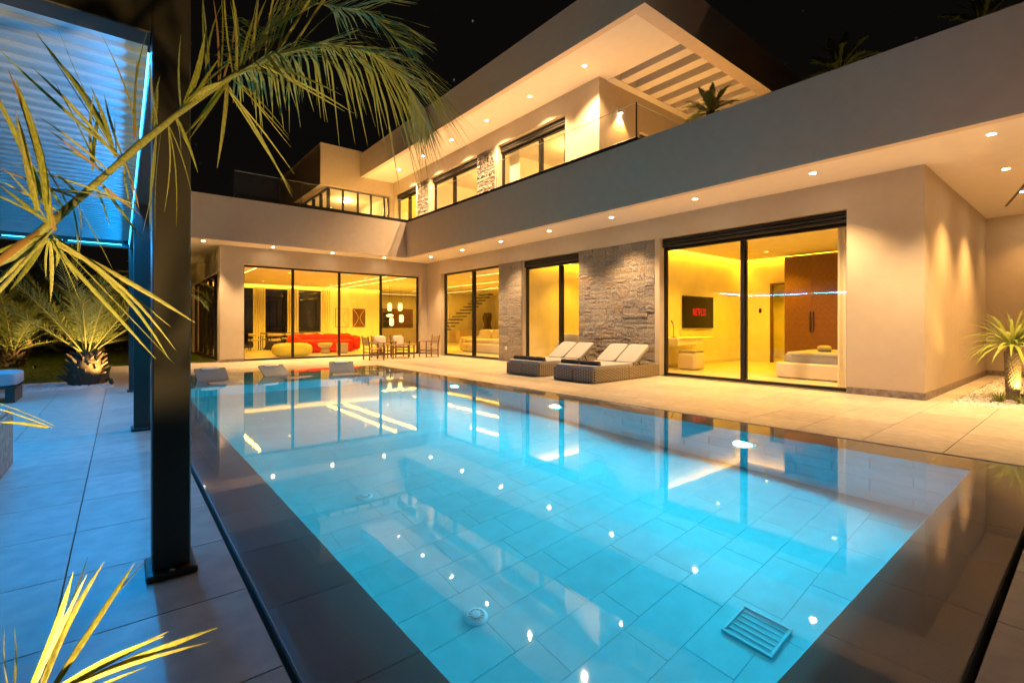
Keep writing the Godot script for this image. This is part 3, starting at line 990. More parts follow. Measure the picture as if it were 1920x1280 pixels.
func build_rooms() -> void:
	var R: Material = M.room_paint
	# floors
	blk(villa, "room_floor", Vector3(9.551, -0.02, -2.0), Vector3(20.0, 0.004, -26.6), M.indoor_floor)
	blk(villa, "room_floor", Vector3(2.6, -0.02, -16.951), Vector3(9.55, 0.004, -31.0), M.indoor_floor)
	blk(villa, "room_floor", Vector3(9.551, -0.02, -26.601), Vector3(20.0, 0.004, -31.0), M.indoor_floor)
	# bedroom
	blk(villa, "room_wall", Vector3(9.551, 0.004, -7.45), Vector3(15.3, 3.39, -7.25), R)
	blk(villa, "room_wall", Vector3(9.551, 0.004, -1.991), Vector3(15.1, 3.39, -2.05), R)
	blk(villa, "room_wall", Vector3(15.1, 0.004, -7.249), Vector3(15.3, 3.39, -6.31), R)
	blk(villa, "room_wall", Vector3(15.1, 2.3, -6.309), Vector3(15.3, 3.39, -5.4), R)
	blk(villa, "room_wall", Vector3(15.1, 0.004, -5.399), Vector3(15.3, 3.39, -1.991), R)
	blk(villa, "ceiling", Vector3(9.66, 3.1, -7.11), Vector3(14.96, 3.16, -2.051), R)
	blk(villa, "ceiling", Vector3(9.551, 3.3, -7.249), Vector3(15.099, 3.38, -2.051), R)
	blk(villa, "room_wall", Vector3(15.301, 0.004, -7.45), Vector3(16.9, 3.39, -7.3), R)
	blk(villa, "room_wall", Vector3(16.9, 0.004, -7.45), Vector3(17.0, 3.39, -1.991), R)
	blk(villa, "ceiling", Vector3(15.301, 2.7, -7.299), Vector3(16.899, 2.8, -1.991), R)
	blk(villa, "room_skirting", Vector3(9.6, 0.005, -7.249), Vector3(15.09, 0.09, -7.237), M.cream)
	cove(Vector3(9.8, 3.2, -7.18), Vector3(15.0, 3.2, -7.18), 0.06, YELLOW, 8.0, "glowing yellow strip in the ceiling cove above the bedroom television")
	cove(Vector3(15.03, 3.2, -7.05), Vector3(15.03, 3.2, -2.3), 0.06, YELLOW, 6.0, "glowing yellow strip in the ceiling cove above the wooden wardrobe")
	# small sitting room with the armchairs
	blk(villa, "room_wall", Vector3(9.551, 0.004, -11.35), Vector3(15.3, 3.39, -11.15), R)
	blk(villa, "room_wall", Vector3(13.2, 0.004, -11.149), Vector3(13.4, 3.39, -7.451), R)
	blk(villa, "ceiling", Vector3(9.66, 3.1, -11.02), Vector3(13.05, 3.16, -7.451), R)
	blk(villa, "ceiling", Vector3(9.551, 3.3, -11.149), Vector3(13.199, 3.38, -7.451), R)
	cove(Vector3(9.8, 3.2, -11.085), Vector3(13.0, 3.2, -11.085), 0.06, YELLOW, 4.5, "glowing yellow strip in the ceiling cove of the armchair room, along its side wall")
	cove(Vector3(13.13, 3.2, -10.9), Vector3(13.13, 3.2, -7.7), 0.06, YELLOW, 4.5, "glowing yellow strip in the ceiling cove of the armchair room, along its rear wall")
	# open living, dining and kitchen space
	blk(villa, "room_wall", Vector3(8.51, 0.004, -26.26), Vector3(11.6, 3.39, -26.46), R)
	blk(villa, "room_wall", Vector3(16.2, 0.004, -26.26), Vector3(20.0, 3.39, -26.46), R)
	blk(villa, "room_wall", Vector3(2.6, 2.92, -26.26), Vector3(8.509, 3.39, -26.46), R)
	blk(villa, "room_wall", Vector3(6.75, 0.004, -26.26), Vector3(8.509, 0.74, -26.46), R)
	blk(villa, "room_wall", Vector3(19.8, 0.004, -26.259), Vector3(20.0, 3.39, -11.36), R)
	blk(villa, "room_wall", Vector3(15.3, 0.004, -11.35), Vector3(20.0, 3.39, -11.15), R)
	blk(villa, "room_wall", Vector3(11.2, 0.004, -26.461), Vector3(11.4, 3.39, -30.9), R)
	blk(villa, "room_wall", Vector3(11.2, 0.004, -30.9), Vector3(20.0, 3.39, -31.1), R)
	blk(villa, "room_wall", Vector3(19.8, 0.004, -26.461), Vector3(20.0, 3.39, -30.899), R)
	blk(villa, "ceiling", Vector3(2.6, 3.1, -26.12), Vector3(19.8, 3.16, -16.951), R)
	blk(villa, "ceiling", Vector3(9.56, 3.1, -16.95), Vector3(19.8, 3.16, -11.36), R)
	blk(villa, "ceiling", Vector3(11.4, 3.1, -26.461), Vector3(19.8, 3.16, -30.899), R)
	blk(villa, "ceiling", Vector3(2.6, 3.3, -26.26), Vector3(19.8, 3.38, -16.951), R)
	cove(Vector3(2.8, 3.2, -26.19), Vector3(11.5, 3.2, -26.19), 0.06, LIVING, 7.0, "long glowing strip in the ceiling cove along the living room's back wall", "cove_glow_living")
	for k in 5:
		var x: float = [3.65, 8.45, 9.3, 13.4, 15.8][k]
		var l: String = ["glowing ceiling line nearest the curtained side glazing of the living room", "glowing ceiling line above the end of the red sofa", "glowing ceiling line beside the one above the red sofa", "glowing ceiling line over the staircase side of the living room", "glowing ceiling line farthest inside, above the staircase"][k]
		var zf := -18.0 if k == 0 else -17.4
		cove(Vector3(x, 3.094, zf), Vector3(x, 3.094, -25.8 if k > 0 else -21.2), 0.035, LIVING, 6.0, l, "cove_glow_living")
	for k in 2:
		var x: float = [11.2, 14.2][k]
		cove(Vector3(x, 3.094, -12.0), Vector3(x, 3.094, -16.5), 0.035, LIVING, 6.0, ["glowing ceiling line above the cream sofa", "glowing ceiling line deeper in behind the cream sofa"][k], "cove_glow_living")
	cove(Vector3(12.5, 3.094, -29.0), Vector3(17.5, 3.094, -29.0), 0.035, LIVING, 9.0, "glowing ceiling line over the kitchen counter", "cove_glow_living")
	for k in 4:
		downlight(Vector3(11.0 + 2.6 * (k % 2), 3.1, -5.8 + 2.4 * (k / 2)), "recessed ceiling spot inside the bedroom, %s" % ["nearest the television and window", "between television and doorway", "above the bed's window side", "in front of the wardrobe"][k], "bedroom ceiling spots", 9.0, YELLOW, 62.0)
	for k in 2:
		downlight(Vector3(11.3, 3.1, -10.2 + 1.9 * k), "recessed ceiling spot in the armchair room, %s" % ["farther from the bedroom", "nearer the bedroom"][k], "armchair room ceiling spots", 5.5, YELLOW, 62.0)
	for k in 6:
		downlight(Vector3(5.0 + 3.0 * (k % 3), 3.1, -24.0 + 4.4 * (k / 3)), "recessed living room ceiling spot, %s row, %s from the glazed side" % [["far", "near"][k / 3], ORD[k % 3]], "living room ceiling spots", 14.0, LIVING, 62.0)
	for k in 4:
		downlight(Vector3(12.5 + 3.5 * (k % 2), 3.1, -20.5 + 6.0 * (k / 2)), "recessed ceiling spot behind the corner window, %s" % ["by the stair foot", "under the stair head", "above the cream sofa", "deeper than the cream sofa"][k], "corner room ceiling spots", 12.0, LIVING, 62.0)
	downlight(Vector3(16.1, 2.7, -5.8), "recessed ceiling spot in the hall behind the bedroom doorway", "bedroom ceiling spots", 6.0, YELLOW, 62.0)
	# dark garden glazing at the back of the dining area
	window(Vector3(2.6, 0.005, -26.4), false, 4.15, 2.91, [2.55, 3.9])
	window(Vector3(6.75, 0.745, -26.4), false, 1.755, 2.17, [])
	# upstairs
	for s in [[-19.6, -17.0, 14.0], [-17.0, -12.7, 13.0], [-12.7, -8.2, 13.0]]:
		blk(villa, "room_wall", Vector3(s[2], 4.1, s[0]), Vector3(s[2] + 0.1, 7.3, s[1]), R)
		blk(villa, "room_wall", Vector3(9.551, 4.1, s[0]), Vector3(s[2], 7.3, s[0] + 0.1), R)
		blk(villa, "ceiling", Vector3(9.551, 6.85, s[0] + 0.1), Vector3(s[2], 6.95, s[1]), R)
	blk(villa, "room_wall", Vector3(9.551, 4.1, -8.3), Vector3(10.899, 7.3, -8.201), R)
	blk(villa, "room_wall", Vector3(6.9, 4.1, -25.5), Vector3(9.4, 6.9, -25.4), R)
	blk(villa, "room_wall", Vector3(9.25, 4.1, -25.4), Vector3(9.4, 6.9, -19.9), R)
	blk(villa, "ceiling", Vector3(6.901, 6.82, -25.4), Vector3(9.249, 6.9, -19.901), R)
	var up := ["flush ceiling lamp in the upstairs room by the inner corner", "flush ceiling lamp in the middle upstairs room", "flush ceiling lamp in the upstairs room nearest the roof terrace", "flush ceiling lamp in the upstairs room above the living room"]
	var upos := [Vector3(10.9, 6.849, -18.3), Vector3(11.2, 6.849, -14.8), Vector3(11.2, 6.849, -10.6), Vector3(8.0, 6.819, -22.0)]
	for k in 4:
		var l := thing("ceiling_lamp", up[k], "ceiling lamp", upos[k], 0, "upstairs ceiling lamps")
		var b := MB.new()
		b.lathe([Vector2(0.001, -0.07), Vector2(0.16, -0.06), Vector2(0.2, -0.03), Vector2(0.2, 0.0)], 24)
		part(l, "glowing_shade", b.mesh(), M.lantern_glow)
		omni_light(l, Vector3(0, -0.16, 0), UPSTAIRS if k > 0 else YELLOW, [5.0, 4.2, 4.2, 4.0][k], 0.12)

# ------------------------------------------------------------------ pergola
func build_pergola() -> void:
	var p := thing("pergola", "dark metal louvred pergola lit by blue light strips on the left", "pergola")
	var P: Material = M.pergola_metal
	var x1 := 0.25
	var x0 := -3.75
	var zf := -2.64
	var zb := -10.42
	for x in [0.18, -3.68]:
		for z in [-2.72, -6.53, -10.34]:
			part(p, "post", cb(Vector3(0.142, 2.6, 0.15), 0.006), P, Vector3(x, 1.33, z))
			var bp := part(p, "base_plate", cb(Vector3(0.19, 0.028, 0.23), 0.006), P, Vector3(x, 0.0145, z))
			for q in [Vector3(0, 0.014, 0.097), Vector3(0, 0.014, -0.097)]:
				var bolt := MB.new()
				bolt.lathe([Vector2(0.012, 0.0), Vector2(0.012, 0.007), Vector2(0.008, 0.01), Vector2(0.0005, 0.01)], 6)
				part(bp, "bolt", bolt.mesh(), M.chrome, q)
	blk(p, "beam", Vector3(x0 + 0.0, 2.40, zf), Vector3(0.108, 2.63, zf - 0.14), P, 0.005)
	blk(p, "beam", Vector3(x0 + 0.0, 2.40, zb), Vector3(0.108, 2.63, zb + 0.14), P, 0.005)
	blk(p, "beam", Vector3(x1 - 0.005, 2.40, zf - 0.16), Vector3(x1 - 0.135, 2.631, zb + 0.16), P, 0.005)
	blk(p, "beam", Vector3(x0 + 0.005, 2.40, zf - 0.16), Vector3(x0 + 0.135, 2.631, zb + 0.16), P, 0.005)
	# louvres run across, tilted, each its own blade
	var lm := MB.new()
	lm.cbox(Vector3.ZERO, Vector3(3.72, 0.018, 0.15), 0.005)
	lm.cbox(Vector3(0, -0.018, -0.068), Vector3(3.72, 0.026, 0.012), 0.003)
	var lmesh := lm.mesh()
	var z := zf - 0.26
	while z > zb + 0.2:
		part(p, "louvre", lmesh, M.louver, Vector3(-1.75, 2.53, z), Basis(Vector3.RIGHT, deg_to_rad(9.0)))
		z -= 0.155
	# light strips on the inner faces of the frame
	var strips := [
		[Vector3(-1.75, 2.445, zb + 0.147), Vector3(0, 0.0, 1), Vector3(1, 0, 0), 3.6, "blue light strip on the far beam of the pergola", 9.0],
		[Vector3(x1 - 0.142, 2.445, (zf + zb) / 2), Vector3(-1, 0.0, 0), Vector3(0, 0, 1), 7.2, "blue light strip on the pool-side beam of the pergola", 13.5],
		[Vector3(x0 + 0.142, 2.445, (zf + zb) / 2), Vector3(1, 0.0, 0), Vector3(0, 0, 1), 7.2, "blue light strip on the garden-side beam of the pergola", 13.5],
	]
	for s in strips:
		var l := thing("led_strip", s[4], "light strip", s[0], 0, "blue pergola light strips")
		var n: int = 5
		var piece: float = s[3] / n
		for k in n:
			var off: Vector3 = s[2] * (-s[3] / 2 + piece * (k + 0.5))
			var size: Vector3 = (s[2] as Vector3) * (piece - 0.06) + Vector3(0, 0.016, 0) + (s[1] as Vector3).abs() * 0.01
			part(l, "glowing_tube", bx(size), M.led_blue, off)
		area_light(l, (s[1] as Vector3) * 0.012, (s[1] as Vector3) + Vector3(0, -0.95, 0), s[2], Vector2(s[3], 0.016), BLUE, s[5])
	# white plastered block and a daybed under the pergola
	var b := thing("travertine_block", "pale stone block seat at the left edge of the blue-lit deck", "block", Vector3(-1.13, 0, -4.55))
	part(b, "seat_block", cb(Vector3(0.92, 0.42, 2.0), 0.012), M.travertine, Vector3(0, 0.211, 0))
	part(b, "seat_top", cb(Vector3(0.9, 0.05, 1.98), 0.015), M.travertine, Vector3(0, 0.447, 0))
	var d := thing("daybed", "low pallet daybed with a pale mattress at the deck's far left corner", "daybed", Vector3(-1.75, 0, -10.25))
	for x in [-0.52, 0.0, 0.52]:
		part(d, "leg", cb(Vector3(0.1, 0.2, 0.7), 0.006), M.dark_wood, Vector3(x, 0.101, 0))
	for k in 5:
		part(d, "slat", cb(Vector3(1.18, 0.03, 0.11), 0.005), M.dark_wood, Vector3(0, 0.217, -0.3 + 0.15 * k))
	var mm := MB.new()
	mm.lump(Vector3(0, 0.34, 0), Vector3(0.6, 0.105, 0.38), 0.25, Basis.IDENTITY, 0.03, 4, 28, 14)
	part(d, "mattress", mm.mesh(), M.white_fabric)

# ------------------------------------------------------------------ recessed spotlights
func downlight(at: Vector3, label: String, group: String, energy: float, c: Color, angle := 52.0, blend := 0.65) -> void:
	var l := thing("downlight", label, "downlight", at, 0, group)
	var b := MB.new()
	b.lathe([Vector2(0.04, 0.0), Vector2(0.044, -0.004), Vector2(0.058, -0.006), Vector2(0.062, 0.0)], 20)
	part(l, "trim_ring", b.mesh(), M.white_paint)
	b = MB.new()
	b.lathe([Vector2(0.0005, -0.004), Vector2(0.041, -0.004)], 16)
	part(l, "glowing_lens", b.mesh(), M.ceiling_spot_glow if angle > 61.0 else M.downlight_glow)
	spot_light(l, Vector3(0, -0.02, 0), Vector3.DOWN, angle, blend, c, energy, 0.035)

func build_downlights() -> void:
	for k in 8:
		downlight(Vector3(8.44, 3.5, -14.9 + 2.0 * k), "recessed spotlight in the lower soffit along the bedroom wing, %s from the inner corner" % ORD[k], "lower soffit spotlights", 13.6, WARM)
	for k in 2:
		downlight(Vector3(8.44, 3.5, 1.1 + 2.0 * k), "recessed spotlight in the lower soffit beyond the right edge, %s" % ["the nearer to the alcove palm", "the last one"][k], "lower soffit spotlights", 13.6, WARM)
	for k in 4:
		downlight(Vector3(1.82 + 1.81 * k, 3.5, -16.1), "recessed spotlight in the soffit over the living room glass, %s from its free end" % ORD[k], "living wing soffit spotlights", 15.5, WARM, 42.0)
	for k in 6:
		downlight(Vector3(8.6, 7.3, -17.75 + 1.98 * k), "recessed spotlight in the upper roof soffit, %s from the inner corner" % ORD[k], "upper soffit spotlights", 31.0, WARM, 60.5)
	for k in 3:
		downlight(Vector3(10.5 + 2.0 * k, 3.5, -0.96), "recessed spotlight in the alcove ceiling, %s from the corner of the house" % ORD[k], "alcove spotlights", 17.0 if k < 2 else 3.0, lin(1.0, 0.54, 0.17), 50.0, 1.0)
	spike_lamp(Vector3(7.0, 4.12, -17.9), Vector3(0.0, 1.0, -0.42), 58, 11.0, lin(1.0, 0.55, 0.12), "small spotlight on the balcony floor shining up the upper corner block")
	spike_lamp(Vector3(10.6, 4.12, -6.7), Vector3(0.1, 1.0, 0.05), 56, 3.4, lin(1.0, 0.5, 0.13), "small spotlight on the roof terrace floor shining up at the open beams, nearer the rail")
	spike_lamp(Vector3(12.6, 4.12, -6.7), Vector3(0.0, 1.0, 0.05), 56, 2.8, lin(1.0, 0.5, 0.13), "small spotlight on the roof terrace floor shining up at the open beams, farther in")
	var s := thing("wall_lamp", "small wall lamp throwing a cone of light behind the glass rail", "wall lamp", Vector3(10.05, 6.62, -7.93))
	part(s, "body", cb(Vector3(0.06, 0.05, 0.07), 0.008), M.plaster, Vector3(0, 0.0, 0.03))
	part(s, "glowing_lens", bx(Vector3(0.04, 0.006, 0.045)), M.downlight_glow, Vector3(0, -0.034, 0.035))
	spot_light(s, Vector3(0, -0.05, 0.04), Vector3(0, -1, -0.05), 48.0, 0.6, lin(1.0, 0.5, 0.14), 5.0, 0.02)

# ------------------------------------------------------------------ furniture on the terrace
func wood_chair(at: Vector3, turn: float, label: String) -> void:
	var c := thing("wooden_armchair", label, "armchair", at, turn, "rustic wooden armchairs")
	var Wd: Material = M.wood
	for s in [-1.0, 1.0]:
		var b := MB.new()
		b.tube([Vector3(s * 0.25, 0, 0.23), Vector3(s * 0.25, 0.3, 0.235), Vector3(s * 0.25, 0.535, 0.23)], [0.022, 0.026, 0.022], 8)
		part(c, "leg", b.mesh(), Wd)
		b = MB.new()
		b.tube([Vector3(s * 0.24, 0, -0.24), Vector3(s * 0.24, 0.4, -0.235), Vector3(s * 0.245, 0.74, -0.29), Vector3(s * 0.245, 0.77, -0.295)], [0.022, 0.026, 0.022, 0.012], 8)
		part(c, "leg", b.mesh(), Wd)
		part(c, "armrest", cb(Vector3(0.065, 0.025, 0.56), 0.008), Wd, Vector3(s * 0.252, 0.545, -0.005))
		b = MB.new()
		for y in [0.12, 0.22]:
			b.tube([Vector3(s * 0.247, y, 0.22), Vector3(s * 0.243, y, -0.23)], [0.013, 0.013], 6)
		part(c, "stretcher", b.mesh(), Wd)
	for z in [0.23, -0.235]:
		var b := MB.new()
		for y in [0.15, 0.25]:
			b.tube([Vector3(-0.24, y, z), Vector3(0.24, y, z)], [0.013, 0.013], 6)
		part(c, "stretcher", b.mesh(), Wd)
	# rush seat: four woven triangles of cords
	var st := MB.new()
	for k in 14:
		var f := (k + 0.5) / 14.0
		var r := 0.235 * f
		for e in 4:
			var bas := Basis(Vector3.UP, e * PI / 2)
			st.tube([bas * Vector3(-r, 0.355 - 0.012 * (1 - f), r), bas * Vector3(r, 0.355 - 0.012 * (1 - f), r)], [0.009, 0.009], 5, false)
	part(c, "woven_seat", st.mesh(), M.rush)
	st = MB.new()
	for k in 9:
		var y := 0.47 + 0.03 * k
		var zz := -0.235 - 0.055 * (y - 0.4) / 0.34
		st.tube([Vector3(-0.235, y, zz), Vector3(0, y, zz - 0.012), Vector3(0.235, y, zz)], [0.014, 0.015, 0.014], 6, false)
	part(c, "woven_backrest", st.mesh(), M.rush)

func build_terrace_furniture() -> void:
	wood_chair(Vector3(6.33, 0.0, -14.85), PI / 2, "rustic wooden armchair seen from the side at the pool end of the low table")
	wood_chair(Vector3(6.98, 0.0, -15.72), 0.06, "rustic wooden armchair with a cushion behind the low table, nearer the red sofa")
	wood_chair(Vector3(7.66, 0.0, -15.70), -0.05, "rustic wooden armchair with a cushion behind the low table, nearer the house corner")
	wood_chair(Vector3(8.42, 0.0, -15.02), -PI / 2, "rustic wooden armchair with light rush back standing by the house corner")
	for k in 2:
		var at: Vector3 = [Vector3(6.99, 0.37, -15.76), Vector3(7.66, 0.37, -15.74)][k]
		var cu := thing("cushion", ["square cream cushion on the armchair nearer the red sofa", "square cream cushion on the armchair nearer the house corner"][k], "cushion", at, 0, "chair cushions")
		var b := MB.new()
		b.lump(Vector3(0, 0.19, -0.1), Vector3(0.2, 0.19, 0.065), 0.5, Basis(Vector3.RIGHT, -0.2), 0.05, 3 + k)
		part(cu, "padding", b.mesh(), M.cream)
	var t := thing("low_table", "low rustic wooden table between the four armchairs", "table", Vector3(7.36, 0, -15.02))
	for k in 6:
		part(t, "plank", cb(Vector3(0.86, 0.025, 0.082), 0.004), M.wood, Vector3(0, 0.445, -0.215 + 0.086 * k))
	for sx in [-1.0, 1.0]:
		for sz in [-1.0, 1.0]:
			var b := MB.new()
			b.tube([Vector3(sx * 0.38, 0, sz * 0.21), Vector3(sx * 0.38, 0.432, sz * 0.21)], [0.022, 0.026], 8)
			part(t, "leg", b.mesh(), M.wood)
	for sz in [-1.0, 1.0]:
		var b := MB.new()
		for y in [0.14, 0.36]:
			b.tube([Vector3(-0.37, y, sz * 0.21), Vector3(0.37, y, sz * 0.21)], [0.014, 0.014], 6)
		part(t, "stretcher", b.mesh(), M.wood)
	# double rattan sun loungers
	for k in 2:
		var zc: float = [-6.66, -8.22][k]
		var lab: String = ["double rattan sun lounger with white cushions nearest the bedroom window", "double rattan sun lounger with white cushions in front of the narrow glass door"][k]
		var l := thing("double_sun_lounger", lab, "sun lounger", Vector3(6.95, 0, zc), deg_to_rad(2.0), "double sun loungers")
		for s in [-1.0, 1.0]:
			var z: float = s * 0.265
			part(l, "rattan_front", cb(Vector3(0.03, 0.255, 0.51), 0.006), M.rattan, Vector3(0.015, 0.14, z))
			part(l, "rattan_side", cb(Vector3(1.1, 0.255, 0.03), 0.006), M.rattan, Vector3(0.583, 0.14, s * 0.52))
			part(l, "rattan_side", cb(Vector3(1.1, 0.255, 0.03), 0.006), M.rattan, Vector3(1.688, 0.14, s * 0.52))
			part(l, "deck_panel", cb(Vector3(1.33, 0.02, 0.5), 0.004), M.rattan, Vector3(0.7, 0.245, z))
			var b := MB.new()
			b.lump(Vector3(0.69, 0.292, z), Vector3(0.66, 0.038, 0.252), 0.2, Basis.IDENTITY, 0.025, 60 + k, 44, 14)
			part(l, "seat_cushion", b.mesh(), M.white_fabric)
			var ang := deg_to_rad(33.0)
			var bas := Basis(Vector3.BACK, ang)
			b = MB.new()
			b.lump(Vector3(1.36, 0.31, z) + bas * Vector3(0.335, 0.0, 0), Vector3(0.335, 0.036, 0.248), 0.22, bas, 0.03, 70 + k, 40, 14)
			part(l, "back_cushion", b.mesh(), M.white_fabric)
			b = MB.new()
			b.cbox(Vector3(1.36, 0.265, z) + bas * Vector3(0.335, 0.0, 0), Vector3(0.66, 0.02, 0.48), 0.005, bas)
			part(l, "back_panel", b.mesh(), M.rattan)
			b = MB.new()
			b.tube([Vector3(1.75, 0.5, z), Vector3(1.95, 0.2, z)], [0.012, 0.012], 6)
			part(l, "prop", b.mesh(), M.frame)
		part(l, "rattan_back", cb(Vector3(0.03, 0.255, 1.07), 0.006), M.rattan, Vector3(2.255, 0.14, 0))
		for s in [-1.0, 1.0]:
			var tl: String = [["rolled dark towel on the near lounger, on its half next to the bedroom window", "rolled dark towel on the near lounger, on its half away from the bedroom window"], ["rolled dark towel on the far lounger, on its near half", "rolled dark towel on the far lounger, on its far half"]][k][0 if s > 0 else 1]
			var tw := thing("rolled_towel", tl, "towel", Vector3(7.17, 0.327, zc + s * 0.26), deg_to_rad(4.0), "rolled towels")
			var b := MB.new()
			var pts := []
			var rad := []
			for i in 7:
				pts.append(Vector3(0, 0.045, -0.23 + 0.46 * i / 6.0))
				rad.append(0.044 + 0.003 * sin(i * 2.1))
			b.tube(pts, rad, 14)
			part(tw, "roll", b.mesh(), M.towel)
			b = MB.new()
			b.cbox(Vector3(0.045, 0.012, 0), Vector3(0.07, 0.012, 0.455), 0.005)
			part(tw, "loose_end", b.mesh(), M.towel)
	# moulded loungers standing in the shallow end
	for k in 3:
		var at: Vector3 = [Vector3(1.52, -0.22, -11.35), Vector3(2.80, -0.22, -11.45), Vector3(4.12, -0.22, -11.45)][k]
		var lab: String = ["pale moulded lounger in the water at the pergola end of the pool", "pale moulded lounger in the water in front of the yellow pouf, middle of three", "pale moulded lounger in the water nearest the wooden armchairs"][k]
		var l := thing("in_pool_lounger", lab, "pool lounger", at, [0.12, 0.3, -0.25][k], "in-pool loungers")
		# profile in (z, y): feet forward (+z), back up at the rear
		var prof := [Vector2(0.75, 0.20), Vector2(0.55, 0.235), Vector2(0.3, 0.22), Vector2(0.05, 0.16), Vector2(-0.12, 0.15), Vector2(-0.25, 0.22), Vector2(-0.42, 0.36), Vector2(-0.52, 0.435)]
		var b := MB.new()
		var hw := 0.285
		for i in prof.size() - 1:
			var a: Vector2 = prof[i]
			var c: Vector2 = prof[i + 1]
			var nrm := Vector2(c.y - a.y, -(c.x - a.x)).normalized() * 0.035
			if nrm.y > 0:
				nrm = -nrm
			var a2 := a + nrm
			var c2 := c + nrm
			b.quad(Vector3(-hw, a.y, a.x), Vector3(hw, a.y, a.x), Vector3(hw, c.y, c.x), Vector3(-hw, c.y, c.x))
			b.quad(Vector3(hw, a2.y, a2.x), Vector3(-hw, a2.y, a2.x), Vector3(-hw, c2.y, c2.x), Vector3(hw, c2.y, c2.x))
			b.quad(Vector3(hw, a2.y, a2.x), Vector3(hw, c2.y, c2.x), Vector3(hw, c.y, c.x), Vector3(hw, a.y, a.x))
			b.quad(Vector3(-hw, a.y, a.x), Vector3(-hw, c.y, c.x), Vector3(-hw, c2.y, c2.x), Vector3(-hw, a2.y, a2.x))
		b.quad(Vector3(-hw, 0.435, -0.52), Vector3(hw, 0.435, -0.52), Vector3(hw, 0.405, -0.535), Vector3(-hw, 0.405, -0.535))
		b.quad(Vector3(hw, 0.2, 0.75), Vector3(-hw, 0.2, 0.75), Vector3(-hw, 0.165, 0.75), Vector3(hw, 0.165, 0.75))
		part(l, "shell", b.mesh(), M.shell)
		b = MB.new()
		b.cbox(Vector3(0, 0.06, 0.1), Vector3(0.5, 0.12, 1.0), 0.03)
		part(l, "foot", b.mesh(), M.shell)
		b = MB.new()
		b.lump(Vector3(0, 0.425, -0.495), Vector3(0.17, 0.022, 0.04), 0.5, Basis(Vector3.RIGHT, 0.6))
		part(l, "head_pad", b.mesh(), M.white_paint)
	var so := thing("wall_socket", "small white socket low on the narrow stone panel", "socket", Vector3(9.17, 0.41, -11.585))
	part(so, "plate", cb(Vector3(0.02, 0.09, 0.09), 0.004), M.white_paint)
	part(so, "cover", cb(Vector3(0.012, 0.055, 0.055), 0.003), M.cream, Vector3(-0.014, 0, 0))

# ------------------------------------------------------------------ furniture seen through the glass
func dining_chair(at: Vector3, turn: float, label: String) -> void:
	var c := thing("dining_chair", label, "dining chair", at, turn, "dining chairs")
	for sx in [-1.0, 1.0]:
		for sz in [-1.0, 1.0]:
			var b := MB.new()
			b.tube([Vector3(sx * 0.22, 0, sz * 0.2), Vector3(sx * 0.21, 0.64 if sz < 0 else 0.6, sz * 0.2)], [0.016, 0.02], 8)
			part(c, "leg", b.mesh(), M.dark_wood)
	var b2 := MB.new()
	b2.lump(Vector3(0, 0.455, 0), Vector3(0.25, 0.045, 0.24), 0.4)
	part(c, "seat", b2.mesh(), M.cream)
	b2 = MB.new()
	var pts := []
	var rad := []
	for i in 13:
		var a := PI * (i / 12.0) + PI
		pts.append(Vector3(cos(a) * 0.25, 0.68, sin(a) * 0.22 + 0.03))
		rad.append(0.055)
	b2.tube(pts, rad, 8)
	part(c, "backrest", b2.mesh(), M.cream)

